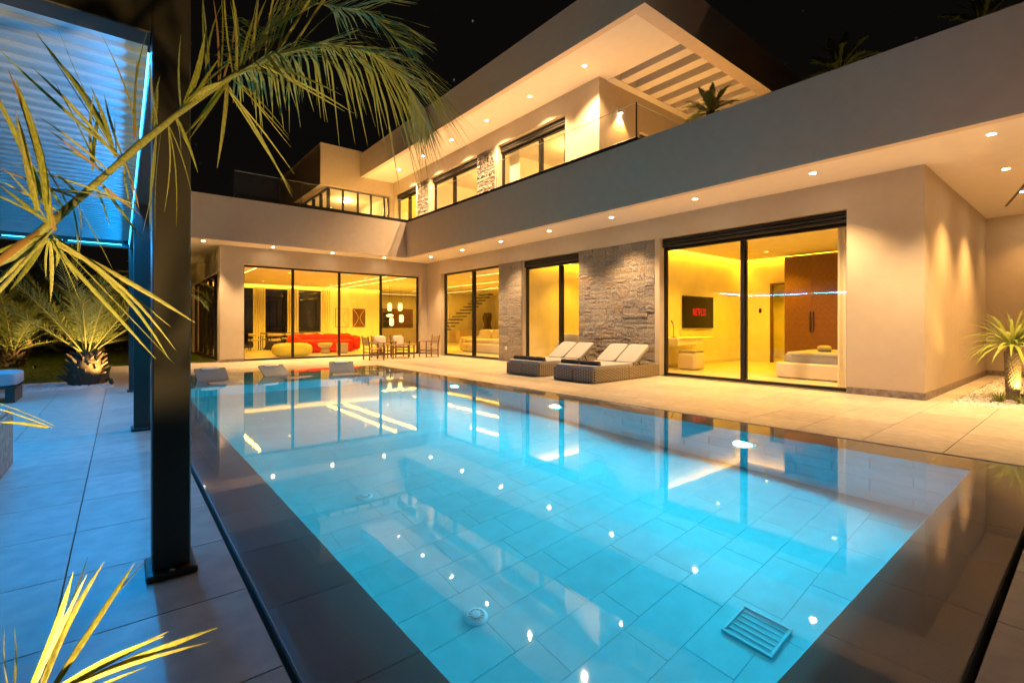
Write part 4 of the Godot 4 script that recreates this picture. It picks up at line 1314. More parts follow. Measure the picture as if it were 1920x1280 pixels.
func build_interiors() -> void:
	var F := 0.004
	# red sofa of plump tufted cushions
	var s := thing("red_sofa", "plump tufted red sofa in the living room", "sofa", Vector3(6.5, F, -20.3))
	var b := MB.new()
	b.lump(Vector3(0, 0.2, 0.1), Vector3(1.25, 0.2, 0.45), 0.45, Basis.IDENTITY, 0.1, 11, 40, 14)
	part(s, "base", b.mesh(), M.red)
	for k in 3:
		b = MB.new()
		b.lump(Vector3(-0.72 + 0.72 * k, 0.4, 0.15), Vector3(0.4, 0.12, 0.4), 0.55, Basis.IDENTITY, 0.14, 20 + k, 24, 14)
		part(s, "seat_cushion", b.mesh(), M.red)
	for k in 4:
		b = MB.new()
		b.lump(Vector3(-0.9 + 0.6 * k, 0.55, -0.28), Vector3(0.34, 0.2, 0.2), 0.6, Basis(Vector3.RIGHT, -0.2), 0.16, 30 + k, 24, 14)
		part(s, "back_cushion", b.mesh(), M.red)
	for sx in [-1.0, 1.0]:
		b = MB.new()
		b.lump(Vector3(sx * 1.2, 0.38, 0.12), Vector3(0.2, 0.3, 0.46), 0.6, Basis.IDENTITY, 0.14, 44, 24, 14)
		part(s, "armrest", b.mesh(), M.red)
	var p := thing("pouf", "long rounded mustard pouf just inside the living room glass", "pouf", Vector3(4.75, F, -18.25))
	b = MB.new()
	b.lump(Vector3(0, 0.24, 0), Vector3(0.66, 0.24, 0.36), 0.6, Basis.IDENTITY, 0.02, 2, 36, 18)
	part(p, "padding", b.mesh(), M.mustard)
	b = MB.new()
	for k in 9:
		var x := -0.48 + 0.12 * k
		var ring := []
		var rr := []
		for i in 17:
			var a := TAU * i / 16.0
			ring.append(Vector3(x, 0.24 + sin(a) * 0.243, cos(a) * 0.363))
			rr.append(0.006)
		b.tube(ring, rr, 4, false)
	part(p, "piping", b.mesh(), M.mustard)
	var t := thing("side_table", "round cream side table shaped like a mushroom before the red sofa", "side table", Vector3(6.22, F, -19.25))
	b = MB.new()
	b.lathe([Vector2(0.16, 0.0), Vector2(0.17, 0.1), Vector2(0.13, 0.2), Vector2(0.13, 0.22)], 24)
	part(t, "foot", b.mesh(), M.cream)
	b = MB.new()
	b.lathe([Vector2(0.1, 0.22), Vector2(0.22, 0.26), Vector2(0.27, 0.34), Vector2(0.28, 0.4), Vector2(0.26, 0.41), Vector2(0.001, 0.41)], 28)
	part(t, "top", b.mesh(), M.cream)
	t = thing("side_table", "square cream block table at the end of the red sofa", "side table", Vector3(6.82, F, -19.05))
	part(t, "block", cb(Vector3(0.34, 0.36, 0.34), 0.02), M.cream, Vector3(0, 0.18, 0))
	part(t, "top", cb(Vector3(0.37, 0.03, 0.37), 0.01), M.cream, Vector3(0, 0.376, 0))
	# dining table and chairs
	t = thing("dining_table", "dark wooden dining table before the dark garden glazing", "table", Vector3(6.1, F, -23.9))
	part(t, "top", cb(Vector3(2.3, 0.05, 1.0), 0.012), M.dark_wood, Vector3(0, 0.735, 0))
	for x in [-0.85, 0.85]:
		b = MB.new()
		b.lathe([Vector2(0.28, 0.0), Vector2(0.2, 0.1), Vector2(0.12, 0.4), Vector2(0.16, 0.71)], 20, Vector3(x, 0, 0))
		part(t, "pedestal", b.mesh(), M.dark_wood)
	for k in 3:
		dining_chair(Vector3(5.3 + 0.75 * k, F, -23.15), PI, "cream dining chair on the table's near side, %s from the glazed side" % ORD[k])
		dining_chair(Vector3(5.3 + 0.75 * k, F, -24.65), 0.0, "cream dining chair on the table's far side, %s from the glazed side" % ORD[k])
	dining_chair(Vector3(4.6, F, -23.7), PI / 2, "cream cushioned dining chair at the head of the dining table")
	# pictures
	for k in 2:
		var a := thing("picture", ["framed line drawing of a single curve on the living room wall", "dark brown picture with two pale curves on the living room wall"][k], "picture", Vector3([9.37, 10.33][k], 1.51, -26.25))
		part(a, "frame", cb(Vector3(0.72, 1.02, 0.03), 0.006), M.dark_wood if k == 0 else M.art_brown)
		part(a, "sheet", bx(Vector3(0.68, 0.98, 0.01)), M.art_paper if k == 0 else M.art_brown, Vector3(0, 0, 0.014))
		b = MB.new()
		for side in ([1.0] if k == 0 else [-1.0, 1.0]):
			var pts := []
			var rad := []
			for i in 15:
				var y := -0.47 + 0.94 * i / 14.0
				var x: float = side * (0.05 + 0.28 * pow(abs(y) / 0.47, 1.6)) * (1.0 if k == 1 else 1.0)
				pts.append(Vector3(x, y, 0.021))
				rad.append(0.011 if k == 1 else 0.007)
			b.tube(pts, rad, 4, false)
		part(a, "drawn_line", b.mesh(), M.art_paper if k == 1 else M.dark_wood)
	# paper lanterns
	var lp := [Vector3(10.65, 2.03, -23), Vector3(11.28, 2.05, -23.1), Vector3(11.25, 1.45, -22.9), Vector3(10.75, 1.6, -23.2), Vector3(10.66, 1.28, -22.8)]
	var ll := ["tall white paper lantern, top left of the hanging cluster", "tall white paper lantern, top right of the hanging cluster", "white paper lantern, lower right of the hanging cluster", "flat white paper lantern in the middle of the hanging cluster", "white paper lantern, lowest of the hanging cluster"]
	for k in 5:
		var l := thing("pendant_lantern", ll[k], "pendant lamp", lp[k], 0, "paper lanterns")
		b = MB.new()
		if k == 3:
			b.lathe([Vector2(0.03, -0.08), Vector2(0.16, -0.05), Vector2(0.19, 0.0), Vector2(0.16, 0.05), Vector2(0.03, 0.08)], 20)
		else:
			b.lathe([Vector2(0.05, -0.2), Vector2(0.1, -0.17), Vector2(0.115, -0.05), Vector2(0.11, 0.1), Vector2(0.09, 0.18), Vector2(0.04, 0.2)], 20)
		part(l, "glowing_shade", b.mesh(), M.lantern_glow)
		b = MB.new()
		b.tube([Vector3(0, 0.1, 0), Vector3(0, 3.095 - lp[k].y, 0)], [0.003, 0.003], 5)
		part(l, "cord", b.mesh(), M.black)
		omni_light(l, Vector3.ZERO, LIVING, 0.35, 0.08)
	# kitchen
	var kc := thing("kitchen_counter", "long pale kitchen counter beyond the hanging lanterns", "counter", Vector3(14.2, F, -28.3))
	part(kc, "cabinet", cb(Vector3(3.6, 0.86, 0.8), 0.01), M.cream, Vector3(0, 0.43, 0))
	part(kc, "worktop", cb(Vector3(3.7, 0.04, 0.9), 0.008), M.white_paint, Vector3(0, 0.882, 0))
	var kt := thing("oven_cabinet", "tall brown kitchen cabinet with dark ovens", "cabinet", Vector3(14.5, F, -30.5))
	part(kt, "carcass", cb(Vector3(2.4, 2.2, 0.6), 0.01), M.walnut, Vector3(0, 1.1, 0))
	for k in 2:
		part(kt, "oven_door", cb(Vector3(0.6, 0.55, 0.04), 0.01), M.black, Vector3(-0.7, 1.05 + 0.62 * k, 0.322))
	part(kt, "niche", cb(Vector3(1.2, 0.8, 0.03), 0.01), M.art_brown, Vector3(0.5, 1.5, 0.317))
	# open staircase
	var stc := thing("staircase", "open staircase with floating dark treads rising inside the corner window", "staircase", Vector3(12.5, F, -22.5))
	for k in 16:
		part(stc, "tread", cb(Vector3(0.3, 0.07, 1.1), 0.01), M.dark_wood, Vector3(0.254 * k, 0.18 * (k + 1) - 0.035, 0))
	b = MB.new()
	b.tube([Vector3(-0.05, 0.0, 0), Vector3(4.05, 2.9, 0)], [0.06, 0.06], 8)
	part(stc, "stringer", b.mesh(), M.white_paint)
	var cs := thing("console", "long cream console against the far wall beside the staircase", "console", Vector3(17.9, F, -25.6))
	part(cs, "cabinet", cb(Vector3(3.0, 0.78, 0.5), 0.01), M.cream, Vector3(0, 0.39, 0))
	part(cs, "top", cb(Vector3(3.05, 0.03, 0.54), 0.006), M.cream, Vector3(0, 0.796, 0))
	var pf := thing("photo_frame", "small dark photo frame standing on the cream console", "photo frame", Vector3(17.6, F + 0.812, -25.5))
	part(pf, "frame", cb(Vector3(0.34, 0.28, 0.02), 0.006), M.black, Vector3(0, 0.14, 0))
	part(pf, "photo", bx(Vector3(0.24, 0.18, 0.006)), M.white_paint, Vector3(0, 0.14, 0.009))
	var sc := thing("sculpture", "tall brown wavy wood sculpture on the cream console", "sculpture", Vector3(18.7, F + 0.812, -25.6))
	b = MB.new()
	for k in 2:
		var prev := []
		for i in 9:
			var y := 1.1 * i / 8.0
			var xo := 0.05 * sin(i * 0.9 + k * 1.7)
			var w2 := 0.13 + 0.03 * cos(i * 1.1 + k)
			var cx := -0.16 + 0.33 * k + xo
			var row := [Vector3(cx - w2, y, 0.05), Vector3(cx + w2, y, 0.05), Vector3(cx + w2, y, -0.05), Vector3(cx - w2, y, -0.05)]
			if prev:
				for e in 4:
					b.quad(prev[e], prev[(e + 1) % 4], row[(e + 1) % 4], row[e])
			prev = row
		b.quad(prev[0], prev[1], prev[2], prev[3])
	part(sc, "carved_board", b.mesh(), M.bronze)
	var cf := thing("cream_sofa", "cream sofa inside the corner window by the narrow stone panel", "sofa", Vector3(11.6, F, -15.6))
	part(cf, "base", cb(Vector3(1.0, 0.38, 2.8), 0.05), M.cream, Vector3(0, 0.19, 0))
	for k in 3:
		b = MB.new()
		b.lump(Vector3(0.05, 0.45, -0.9 + 0.9 * k), Vector3(0.45, 0.1, 0.44), 0.35)
		part(cf, "seat_cushion", b.mesh(), M.cream)
		b = MB.new()
		b.lump(Vector3(0.45, 0.65, -0.9 + 0.9 * k), Vector3(0.14, 0.28, 0.43), 0.4)
		part(cf, "back_cushion", b.mesh(), M.cream)
	for sz in [-1.0, 1.0]:
		b = MB.new()
		b.lump(Vector3(0, 0.33, sz * 1.5), Vector3(0.5, 0.3, 0.14), 0.35)
		part(cf, "armrest", b.mesh(), M.cream)
	# armchairs in the narrow room
	for k in 2:
		var a := thing("armchair", ["white shell armchair behind the narrow glass door, on the left", "white shell armchair behind the narrow glass door, partly hidden by the lounger backs"][k], "armchair", [Vector3(10.75, F, -10.35), Vector3(11.3, F, -9.25)][k], [2.3, 2.6][k], "shell armchairs")
		b = MB.new()
		b.lump(Vector3(0, 0.26, 0), Vector3(0.36, 0.2, 0.36), 0.5)
		part(a, "seat", b.mesh(), M.white_fabric)
		b = MB.new()
		b.lump(Vector3(0, 0.56, -0.28), Vector3(0.34, 0.3, 0.12), 0.55, Basis(Vector3.RIGHT, -0.18))
		part(a, "backrest", b.mesh(), M.white_fabric)
		for sx in [-1.0, 1.0]:
			b = MB.new()
			b.lump(Vector3(sx * 0.36, 0.42, -0.02), Vector3(0.09, 0.2, 0.32), 0.55)
			part(a, "armrest", b.mesh(), M.white_fabric)
	# bedroom
	var tv := thing("television", "black television with red lettering on the bedroom wall", "television", Vector3(12.6, 1.475, -7.2))
	part(tv, "casing", cb(Vector3(1.58, 0.89, 0.05), 0.008), M.black, Vector3(0, 0, -0.015))
	part(tv, "screen", bx(Vector3(1.54, 0.85, 0.004)), M.black, Vector3(0, 0, 0.0125))
	var tm := TextMesh.new()
	var fnt := SystemFont.new()
	fnt.font_names = PackedStringArray(["Droid Sans"])
	fnt.font_weight = 700
	tm.font = fnt
	tm.text = "NETFLIX"
	tm.font_size = 32
	tm.pixel_size = 0.0068
	tm.depth = 0.004
	part(tv, "lit_screen_text", tm, M.screen_red, Vector3(0, 0.0, 0.018), Basis.from_scale(Vector3(0.8, 1.25, 1)))
	var bed := thing("bed", "low upholstered bed with pale covers behind the large bedroom window", "bed", Vector3(11.85, F, -3.3))
	b = MB.new()
	b.lump(Vector3(0, 0.17, 0), Vector3(1.05, 0.17, 1.2), 0.18, Basis.IDENTITY, 0.0, 0, 40, 14)
	part(bed, "base", b.mesh(), M.cream)
	b = MB.new()
	b.lump(Vector3(0, 0.40, 0.02), Vector3(0.98, 0.13, 1.1), 0.25, Basis.IDENTITY, 0.03, 6, 40, 14)
	part(bed, "mattress", b.mesh(), M.white_fabric)
	b = MB.new()
	b.lump(Vector3(0, 0.505, -0.15), Vector3(1.0, 0.05, 0.9), 0.35, Basis.IDENTITY, 0.06, 8, 40, 14)
	part(bed, "duvet", b.mesh(), M.white_fabric)
	part(bed, "headboard", cb(Vector3(2.1, 1.0, 0.1), 0.03), M.cream, Vector3(0, 0.5, 1.19))
	var bo := thing("bolster", "small rolled cream blanket lying on the bed", "blanket", Vector3(11.55, F + 0.555, -3.75), 0.3)
	b = MB.new()
	b.lump(Vector3(0, 0.06, 0), Vector3(0.26, 0.065, 0.13), 0.6, Basis.IDENTITY, 0.04, 3)
	part(bo, "roll", b.mesh(), M.white_fabric)
	var wd := thing("wardrobe", "tall walnut wardrobe with dark slim handles in the bedroom", "wardrobe", Vector3(14.8, F, -4.3))
	part(wd, "carcass", cb(Vector3(0.58, 3.02, 2.8), 0.004), M.walnut, Vector3(0.01, 1.511, 0))
	for k in 4:
		part(wd, "door", cb(Vector3(0.022, 3.0, 0.694), 0.003), M.walnut, Vector3(-0.292, 1.511, -1.05 + 0.7 * k))
	for z in [-0.74, -0.66, 0.66]:
		part(wd, "handle", cb(Vector3(0.03, 0.55, 0.022), 0.004), M.black, Vector3(-0.318, 1.2, z))
	var dr := thing("door_frame", "dark wooden frame of the open doorway beside the wardrobe", "door frame", Vector3(15.09, F, -5.855))
	for z in [-0.43, 0.43]:
		part(dr, "jamb", cb(Vector3(0.12, 2.29, 0.06), 0.004), M.walnut, Vector3(0, 1.147, z))
	part(dr, "head", cb(Vector3(0.12, 0.06, 0.92), 0.004), M.walnut, Vector3(0, 2.322, 0))
	var de := thing("desk", "white wall-hung desk below and left of the television", "desk", Vector3(11.6, 0.78, -6.98))
	part(de, "top", cb(Vector3(1.8, 0.04, 0.5), 0.008), M.white_paint, Vector3(0, 0.0, 0))
	part(de, "drawer", cb(Vector3(1.2, 0.16, 0.44), 0.008), M.white_paint, Vector3(-0.15, -0.1, 0))
	var lm := thing("desk_lamp", "slim black bent desk lamp at the edge of the bedroom window", "desk lamp", Vector3(10.95, 0.8, -6.95))
	b = MB.new()
	b.lathe([Vector2(0.07, 0.0), Vector2(0.07, 0.015), Vector2(0.001, 0.02)], 18)
	part(lm, "foot", b.mesh(), M.black)
	b = MB.new()
	b.tube([Vector3(0, 0.01, 0), Vector3(0, 0.25, 0), Vector3(-0.03, 0.36, 0), Vector3(-0.1, 0.42, 0)], [0.008, 0.008, 0.01, 0.016], 8)
	part(lm, "stem", b.mesh(), M.black)
	var vs := thing("glass_vase", "small clear vase standing on the white desk", "vase", Vector3(11.2, 0.8, -6.9))
	b = MB.new()
	b.lathe([Vector2(0.03, 0.0), Vector2(0.05, 0.05), Vector2(0.04, 0.12), Vector2(0.045, 0.15)], 18)
	part(vs, "vessel", b.mesh(), M.glass)
	b = MB.new()
	for k in 5:
		var a := TAU * k / 5
		b.tube([Vector3(0, 0.02, 0), Vector3(cos(a) * 0.05, 0.2, sin(a) * 0.05)], [0.003, 0.002], 4)
	part(vs, "stem", b.mesh(), M.cream)
	var ot := thing("ottoman", "cream round-edged ottoman under the white desk", "ottoman", Vector3(11.1, F, -6.55))
	b = MB.new()
	b.lump(Vector3(0, 0.22, 0), Vector3(0.26, 0.22, 0.26), 0.35)
	part(ot, "padding", b.mesh(), M.cream)
	part(ot, "cushion", cb(Vector3(0.46, 0.06, 0.46), 0.025), M.white_fabric, Vector3(0, 0.46, 0))
	# curtains: folded sheets
	curtain(Vector3(9.72, F, -2.95), Vector3(9.72, F, -2.66), 3.08, "narrow pale curtain gathered at the wall end of the bedroom window")
	for k in 4:
		var z := -17.9 - 1.45 * k
		curtain(Vector3(2.78, F, z), Vector3(2.78, F, z - 0.5), 2.9, "pale curtain gathered behind the glazed side of the living room, %s from the front" % ORD[k])
	for k in 3:
		var cx: float = [5.0, 6.55, 8.2][k]
		curtain(Vector3(cx, F, -26.1), Vector3(cx + 0.55, F, -26.1), 2.95, "pale curtain before the dark glazing behind the dining table, %s from the glazed side" % ORD[k])
	curtain(Vector3(9.75, F, -12.35), Vector3(9.75, F, -12.06), 3.08, "pale curtain gathered inside the corner window beside the stone panel")
	curtain(Vector3(9.75, 4.11, -13.9), Vector3(9.75, 4.11, -13.25), 2.6, "pale curtain in the middle upstairs window")
	curtain(Vector3(9.75, 4.11, -12.1), Vector3(9.75, 4.11, -11.6), 2.6, "pale curtain in the upstairs window nearest the roof terrace")
	var th := thing("thermostat", "small dark control panel beside the bedroom doorway", "control panel", Vector3(15.09, 1.55, -6.62))
	part(th, "plate", cb(Vector3(0.02, 0.13, 0.08), 0.004), M.black)
	part(th, "display", bx(Vector3(0.004, 0.06, 0.05)), M.frame, Vector3(-0.012, 0.02, 0))

func curtain(a: Vector3, c: Vector3, h: float, label: String) -> void:
	var t := thing("curtain", label, "curtain", a, 0, "curtains")
	var b := MB.new()
	var d := c - a
	var n := 24
	var dirn := d.normalized()
	var side := dirn.cross(Vector3.UP)
	for i in n:
		var f0 := float(i) / n
		var f1 := float(i + 1) / n
		var p0 := d * f0 + side * 0.035 * sin(f0 * d.length() * 55.0)
		var p1 := d * f1 + side * 0.035 * sin(f1 * d.length() * 55.0)
		b.quad(p0, p1, p1 + Vector3.UP * h, p0 + Vector3.UP * h)
	part(t, "folds", b.mesh(), M.curtain)
	b = MB.new()
	b.tube([Vector3(0, h - 0.01, 0) - dirn * 0.05, d + Vector3(0, h - 0.01, 0) + dirn * 0.05], [0.012, 0.012], 6)
	part(t, "rail", b.mesh(), M.white_paint)

# ------------------------------------------------------------------ plants
func rachis_curve(p0: Vector3, d0: Vector3, length: float, sag: float, n := 12) -> Array:
	var pts := [p0]
	var d := d0.normalized()
	var st := length / (n - 1)
	var p := p0
	for i in n - 1:
		d = (d + Vector3.DOWN * sag * st * (0.4 + 1.2 * i / n)).normalized()
		p += d * st
		pts.append(p)
	return pts

func along(pts: Array, t: float) -> Array:   # position and tangent
	var f := t * (pts.size() - 1)
	var i: int = min(int(f), pts.size() - 2)
	return [pts[i].lerp(pts[i + 1], f - i), (pts[i + 1] - pts[i]).normalized()]

# pinnate frond: a rachis with leaflets on both sides
func frond(parent: Node, pts: Array, leaf_len: float, leaf_w: float, count: int, m: Material, rach: Material, t0 := 0.12, r0 := 0.014, hang := 0.3, lift := 0.25) -> void:
	var b := MB.new()
	for k in count:
		var t := t0 + (1.0 - t0) * (k + 0.5) / count
		var pt := along(pts, t)
		var p: Vector3 = pt[0]
		var T: Vector3 = pt[1]
		var S := T.cross(Vector3.UP)
		if S.length() < 0.1:
			S = Vector3.RIGHT
		S = S.normalized()
		var up := S.cross(T)
		for s in [-1.0, 1.0]:
			var a := deg_to_rad(lerpf(58, 24, t) + rng.randf_range(-9, 9))
			var prof := sin(PI * clampf(0.16 + 0.78 * (t - t0) / (1 - t0), 0, 1))
			var l := leaf_len * prof * rng.randf_range(0.8, 1.15)
			var dir: Vector3 = (S * s * sin(a) + T * cos(a) + up * (lift + rng.randf_range(-0.15, 0.15))).normalized()
			var q1 := p + dir * l * 0.5 + Vector3.DOWN * hang * l * 0.15
			var q2 := p + dir * l + Vector3.DOWN * hang * l * (0.6 + rng.randf_range(-0.2, 0.25))
			var w := leaf_w * rng.randf_range(0.8, 1.15)
			b.blade([p, q1, q2], [w * 0.55, w, w * 0.08], up.cross(dir), 0.35)
	var fr := part(parent, "frond", b.mesh(), m)
	b = MB.new()
	var rad := []
	for i in pts.size():
		rad.append(lerpf(r0, r0 * 0.15, float(i) / (pts.size() - 1)))
	b.tube(pts, rad, 6)
	part(fr, "midrib", b.mesh(), rach)

func spike_lamp(at: Vector3, towards: Vector3, angle: float, energy: float, c: Color, label: String) -> void:
	var l := thing("garden_spotlight", label, "garden light", at, 0, "garden spotlights")
	var d := towards.normalized()
	var x := d.cross(Vector3(0.3, 0.1, 0.9)).normalized()
	var bas := Basis(x, d, x.cross(d))
	var b := MB.new()
	b.lathe([Vector2(0.001, 0.0), Vector2(0.03, 0.0), Vector2(0.036, 0.02), Vector2(0.036, 0.09), Vector2(0.031, 0.09), Vector2(0.031, 0.075)], 16, Vector3(0, 0.02, 0), bas)
	part(l, "housing", b.mesh(), M.frame)
	b = MB.new()
	b.lathe([Vector2(0.031, 0.076), Vector2(0.0005, 0.078)], 16, Vector3(0, 0.02, 0), bas)
	part(l, "glowing_lens", b.mesh(), M.garden_glow)
	b = MB.new()
	b.tube([Vector3(0, -0.1, 0), Vector3(0, 0.03, 0)], [0.006, 0.01], 6)
	part(l, "spike", b.mesh(), M.frame)
	spot_light(l, Vector3(0, 0.02, 0) + d * 0.1, d, angle, 0.6, c, energy, 0.03)

func scatter(called: String, label: String, mesh: Mesh, m: Material, count: int, place: Callable, parent: Node = null) -> void:
	var mm := MultiMesh.new()
	mm.transform_format = MultiMesh.TRANSFORM_3D
	mm.mesh = mesh
	mm.instance_count = count
	for k in count:
		mm.set_instance_transform(k, place.call())
	var o := MultiMeshInstance3D.new()
	o.name = numbered(called)
	o.multimesh = mm
	o.material_override = m
	o.set_meta("kind", "stuff")
	o.set_meta("label", label)
	(parent if parent else self).add_child(o)

func tuft_mesh(n: int, h: float, w: float, spread: float) -> Mesh:
	var b := MB.new()
	for k in n:
		var a := rng.randf() * TAU
		var r := Vector3(cos(a), 0, sin(a))
		var p := r * rng.randf() * spread * 0.4
		var hh := h * rng.randf_range(0.6, 1.1)
		b.blade([p, p + Vector3.UP * hh * 0.6 + r * spread * 0.25, p + Vector3.UP * hh + r * spread * rng.randf_range(0.4, 0.9)], [w, w * 0.8, w * 0.1], r.cross(Vector3.UP))
	return b.mesh()

func pebble_mesh() -> Mesh:
	var b := MB.new()
	b.lump(Vector3.ZERO, Vector3(1.0, 0.6, 0.8), 0.85, Basis.IDENTITY, 0.3, 5, 7, 5)
	return b.mesh()

func young_palm(t: Node3D, trunk_h: float, trunk_r: float, n: int, length: float, leaf_len: float, leaf_w: float, mats: Array, sag: float, low: float, high: float) -> void:
	var b := MB.new()
	b.lathe([Vector2(trunk_r * 0.9, -0.05), Vector2(trunk_r, trunk_h * 0.3), Vector2(trunk_r * 0.75, trunk_h * 0.75), Vector2(trunk_r * 0.35, trunk_h), Vector2(0.001, trunk_h * 1.03)], 16)
	part(t, "trunk", b.mesh(), M.bark)
	b = MB.new()   # old leaf bases
	for k in int(trunk_h * 70) + 10:
		var a := k * 2.399
		var y := trunk_h * (k / (trunk_h * 70 + 10.0)) * 0.95
		var rr := trunk_r * lerpf(1.0, 0.6, y / trunk_h)
		var r := Vector3(cos(a), 0, sin(a))
		var tip := r * (rr + rng.randf_range(0.05, 0.13)) + Vector3.UP * (y + rng.randf_range(0.06, 0.16))
		b.tube([r * rr * 0.8 + Vector3.UP * y, tip], [0.035, 0.014], 5)
	part(t, "leaf_base", b.mesh(), M.bark)
	for k in n:
		var a := k * 2.399 + rng.randf_range(-0.2, 0.2)
		var el := deg_to_rad(lerpf(high, low, float(k) / n) + rng.randf_range(-6, 6))
		var d := Vector3(cos(a) * cos(el), sin(el), sin(a) * cos(el))
		var l := length * rng.randf_range(0.8, 1.1)
		var pts := rachis_curve(Vector3(cos(a) * 0.05, trunk_h * 0.95, sin(a) * 0.05), d, l, sag)
		frond(t, pts, leaf_len, leaf_w, int(l * 17), mats[k % mats.size()], M.rachis, 0.15)

func paddle_leaf(parent: Node, base: Vector3, d: Vector3, stalk: float, l: float, w: float, m: Material) -> void:
	var b := MB.new()
	var pts := rachis_curve(base, d, stalk + l, 0.55, 12)
	var st := []
	var wd := []
	var s0 := stalk / (stalk + l)
	var bl := []
	for i in 9:
		var t := s0 + (1 - s0) * i / 8.0
		bl.append(along(pts, min(t, 0.999))[0])
		wd.append(max(0.01, w * sin(PI * clampf(0.1 + 0.88 * i / 8.0, 0, 1))))
	b.blade(bl, wd, d.cross(Vector3.UP) if abs(d.normalized().y) < 0.98 else Vector3.RIGHT, 0.3)
	var lf := part(parent, "leaf", b.mesh(), m)
	b = MB.new()
	var rad := []
	for i in pts.size():
		rad.append(lerpf(0.03, 0.006, float(i) / (pts.size() - 1)))
	b.tube(pts, rad, 6)
	part(lf, "stalk", b.mesh(), M.rachis)

func build_garden() -> void:
	# lawn
	var ln := structure("lawn")
	blk(ln, "turf", Vector3(-14, -0.09, -12.95), Vector3(-0.21, -0.03, -27.5), M.lawn)
	blk(ln, "turf", Vector3(-0.209, -0.09, -16.96), Vector3(2.2, -0.03, -27.5), M.lawn)
	var tm := tuft_mesh(5, 0.055, 0.004, 0.05)
	scatter("grass", "short lawn grass beside the pool terrace", tm, M.grass, 26000, func():
		var x := rng.randf_range(-3.8, 2.2)
		var z := rng.randf_range(-27, -13.0)
		if x > -0.21 and z > -17.0:
			z -= 4.2
		return Transform3D(Basis(Vector3.UP, rng.randf() * TAU) * Basis.from_scale(Vector3.ONE * rng.randf_range(0.7, 1.3)), Vector3(x, -0.035, z)))
	var pb := structure("planting_bed")
	blk(pb, "bed_soil", Vector3(-1.5, -0.09, -11.32), Vector3(-0.1, -0.03, -12.94), M.pebble)
	blk(pb, "paving_strip", Vector3(-0.099, -0.09, -11.32), Vector3(0.41, -0.006, -12.94), M.deck1)
	blk(pb, "paving_strip", Vector3(-4.5, -0.09, -11.32), Vector3(-1.501, -0.006, -12.94), M.deck1)
	var peb := pebble_mesh()
	scatter("gravel", "white gravel round the young date palm", peb, M.pebble, 4200, func():
		return Transform3D(Basis.from_euler(Vector3(rng.randf(), rng.randf() * TAU, rng.randf())) * Basis.from_scale(Vector3.ONE * rng.randf_range(0.012, 0.026)), Vector3(rng.randf_range(-1.5, -0.1), -0.02 + rng.randf() * 0.012, rng.randf_range(-12.93, -11.33))))
	var p := thing("date_palm", "young date palm with shaggy stump lit from its foot", "palm", Vector3(-0.5, -0.02, -12.25))
	young_palm(p, 0.62, 0.29, 24, 1.95, 0.36, 0.007, [M.leaf0, M.leaf2, M.leaf2], 0.16, 34.0, 84.0)
	spike_lamp(Vector3(-0.12, 0.0, -11.75), Vector3(-0.3, 1, -0.35), 50, 6.0, GARDEN, "small spotlight shining up into the young date palm")
	spike_lamp(Vector3(-0.75, 0.0, -12.8), Vector3(0.25, 1, 0.35), 50, 6.5, GARDEN, "small spotlight hidden behind the young date palm")
	# broad-leaved plants by the garden wall
	for k in 4:
		var at: Vector3 = [Vector3(-3.3, -0.03, -26.2), Vector3(-2.75, -0.03, -26.0), Vector3(-4.3, -0.03, -25.6), Vector3(-1.0, -0.03, -26.6)][k]
		var t := thing("banana_plant", ["broad-leaved banana plant with a lit pale stem, left of a pair by the hedge", "broad-leaved banana plant with a lit pale stem, right of a pair by the hedge", "broad-leaved banana plant at the picture's left edge before the hedge", "dim broad-leaved banana plant behind the date palm"][k], "banana plant", at, 0, "banana plants")
		var b := MB.new()
		b.tube([Vector3(0, -0.05, 0), Vector3(0.03, 0.6, 0), Vector3(0, 1.15, 0.02)], [0.13, 0.11, 0.06], 10)
		part(t, "stem", b.mesh(), M.bark_pale)
		for i in 9:
			var a := i * 2.399 + k
			var el := deg_to_rad(75.0 - 5.5 * i)
			paddle_leaf(t, Vector3(0, 0.7 + 0.05 * (9 - i), 0), Vector3(cos(a) * cos(el), sin(el), sin(a) * cos(el)), 0.5, 1.15 * rng.randf_range(0.8, 1.1), 0.2, [M.leaf0, M.leaf1, M.leaf2][i % 3])
	spike_lamp(Vector3(-3.1, -0.03, -25.4), Vector3(-0.2, 1, -0.5), 42, 2.2, GARDEN, "small spotlight at the foot of the left banana plant")
	spike_lamp(Vector3(-2.6, -0.03, -25.3), Vector3(-0.05, 1, -0.5), 42, 2.2, GARDEN, "small spotlight at the foot of the right banana plant")
	var wl := thing("garden_wall", "dark garden wall behind the hedge on the left", "wall", Vector3(-6, 0, -30))
	part(wl, "masonry", bx(Vector3(17, 2.2, 0.25)), M.plaster, Vector3(0, 1.0, 0))
	part(wl, "coping", cb(Vector3(17.05, 0.06, 0.32), 0.01), M.skirting, Vector3(0, 2.131, 0))
	var lf := MB.new()
	lf.blade([Vector3.ZERO, Vector3(0, 0.02, 0.09), Vector3(0, -0.01, 0.2)], [0.01, 0.035, 0.004], Vector3.RIGHT, 0.3)
	var hd := thing("hedge", "tall dense dark hedge along the garden wall", "hedge")
	var hs := MB.new()
	for k in 40:
		var x := -13.5 + 0.4 * k
		hs.tube([Vector3(x, -0.05, -28.6), Vector3(x + rng.randf_range(-0.2, 0.2), 1.2, -28.6 + rng.randf_range(-0.3, 0.3)), Vector3(x + rng.randf_range(-0.4, 0.4), 2.3, -28.6)], [0.03, 0.02, 0.008], 5)
	part(hd, "branch", hs.mesh(), M.bark)
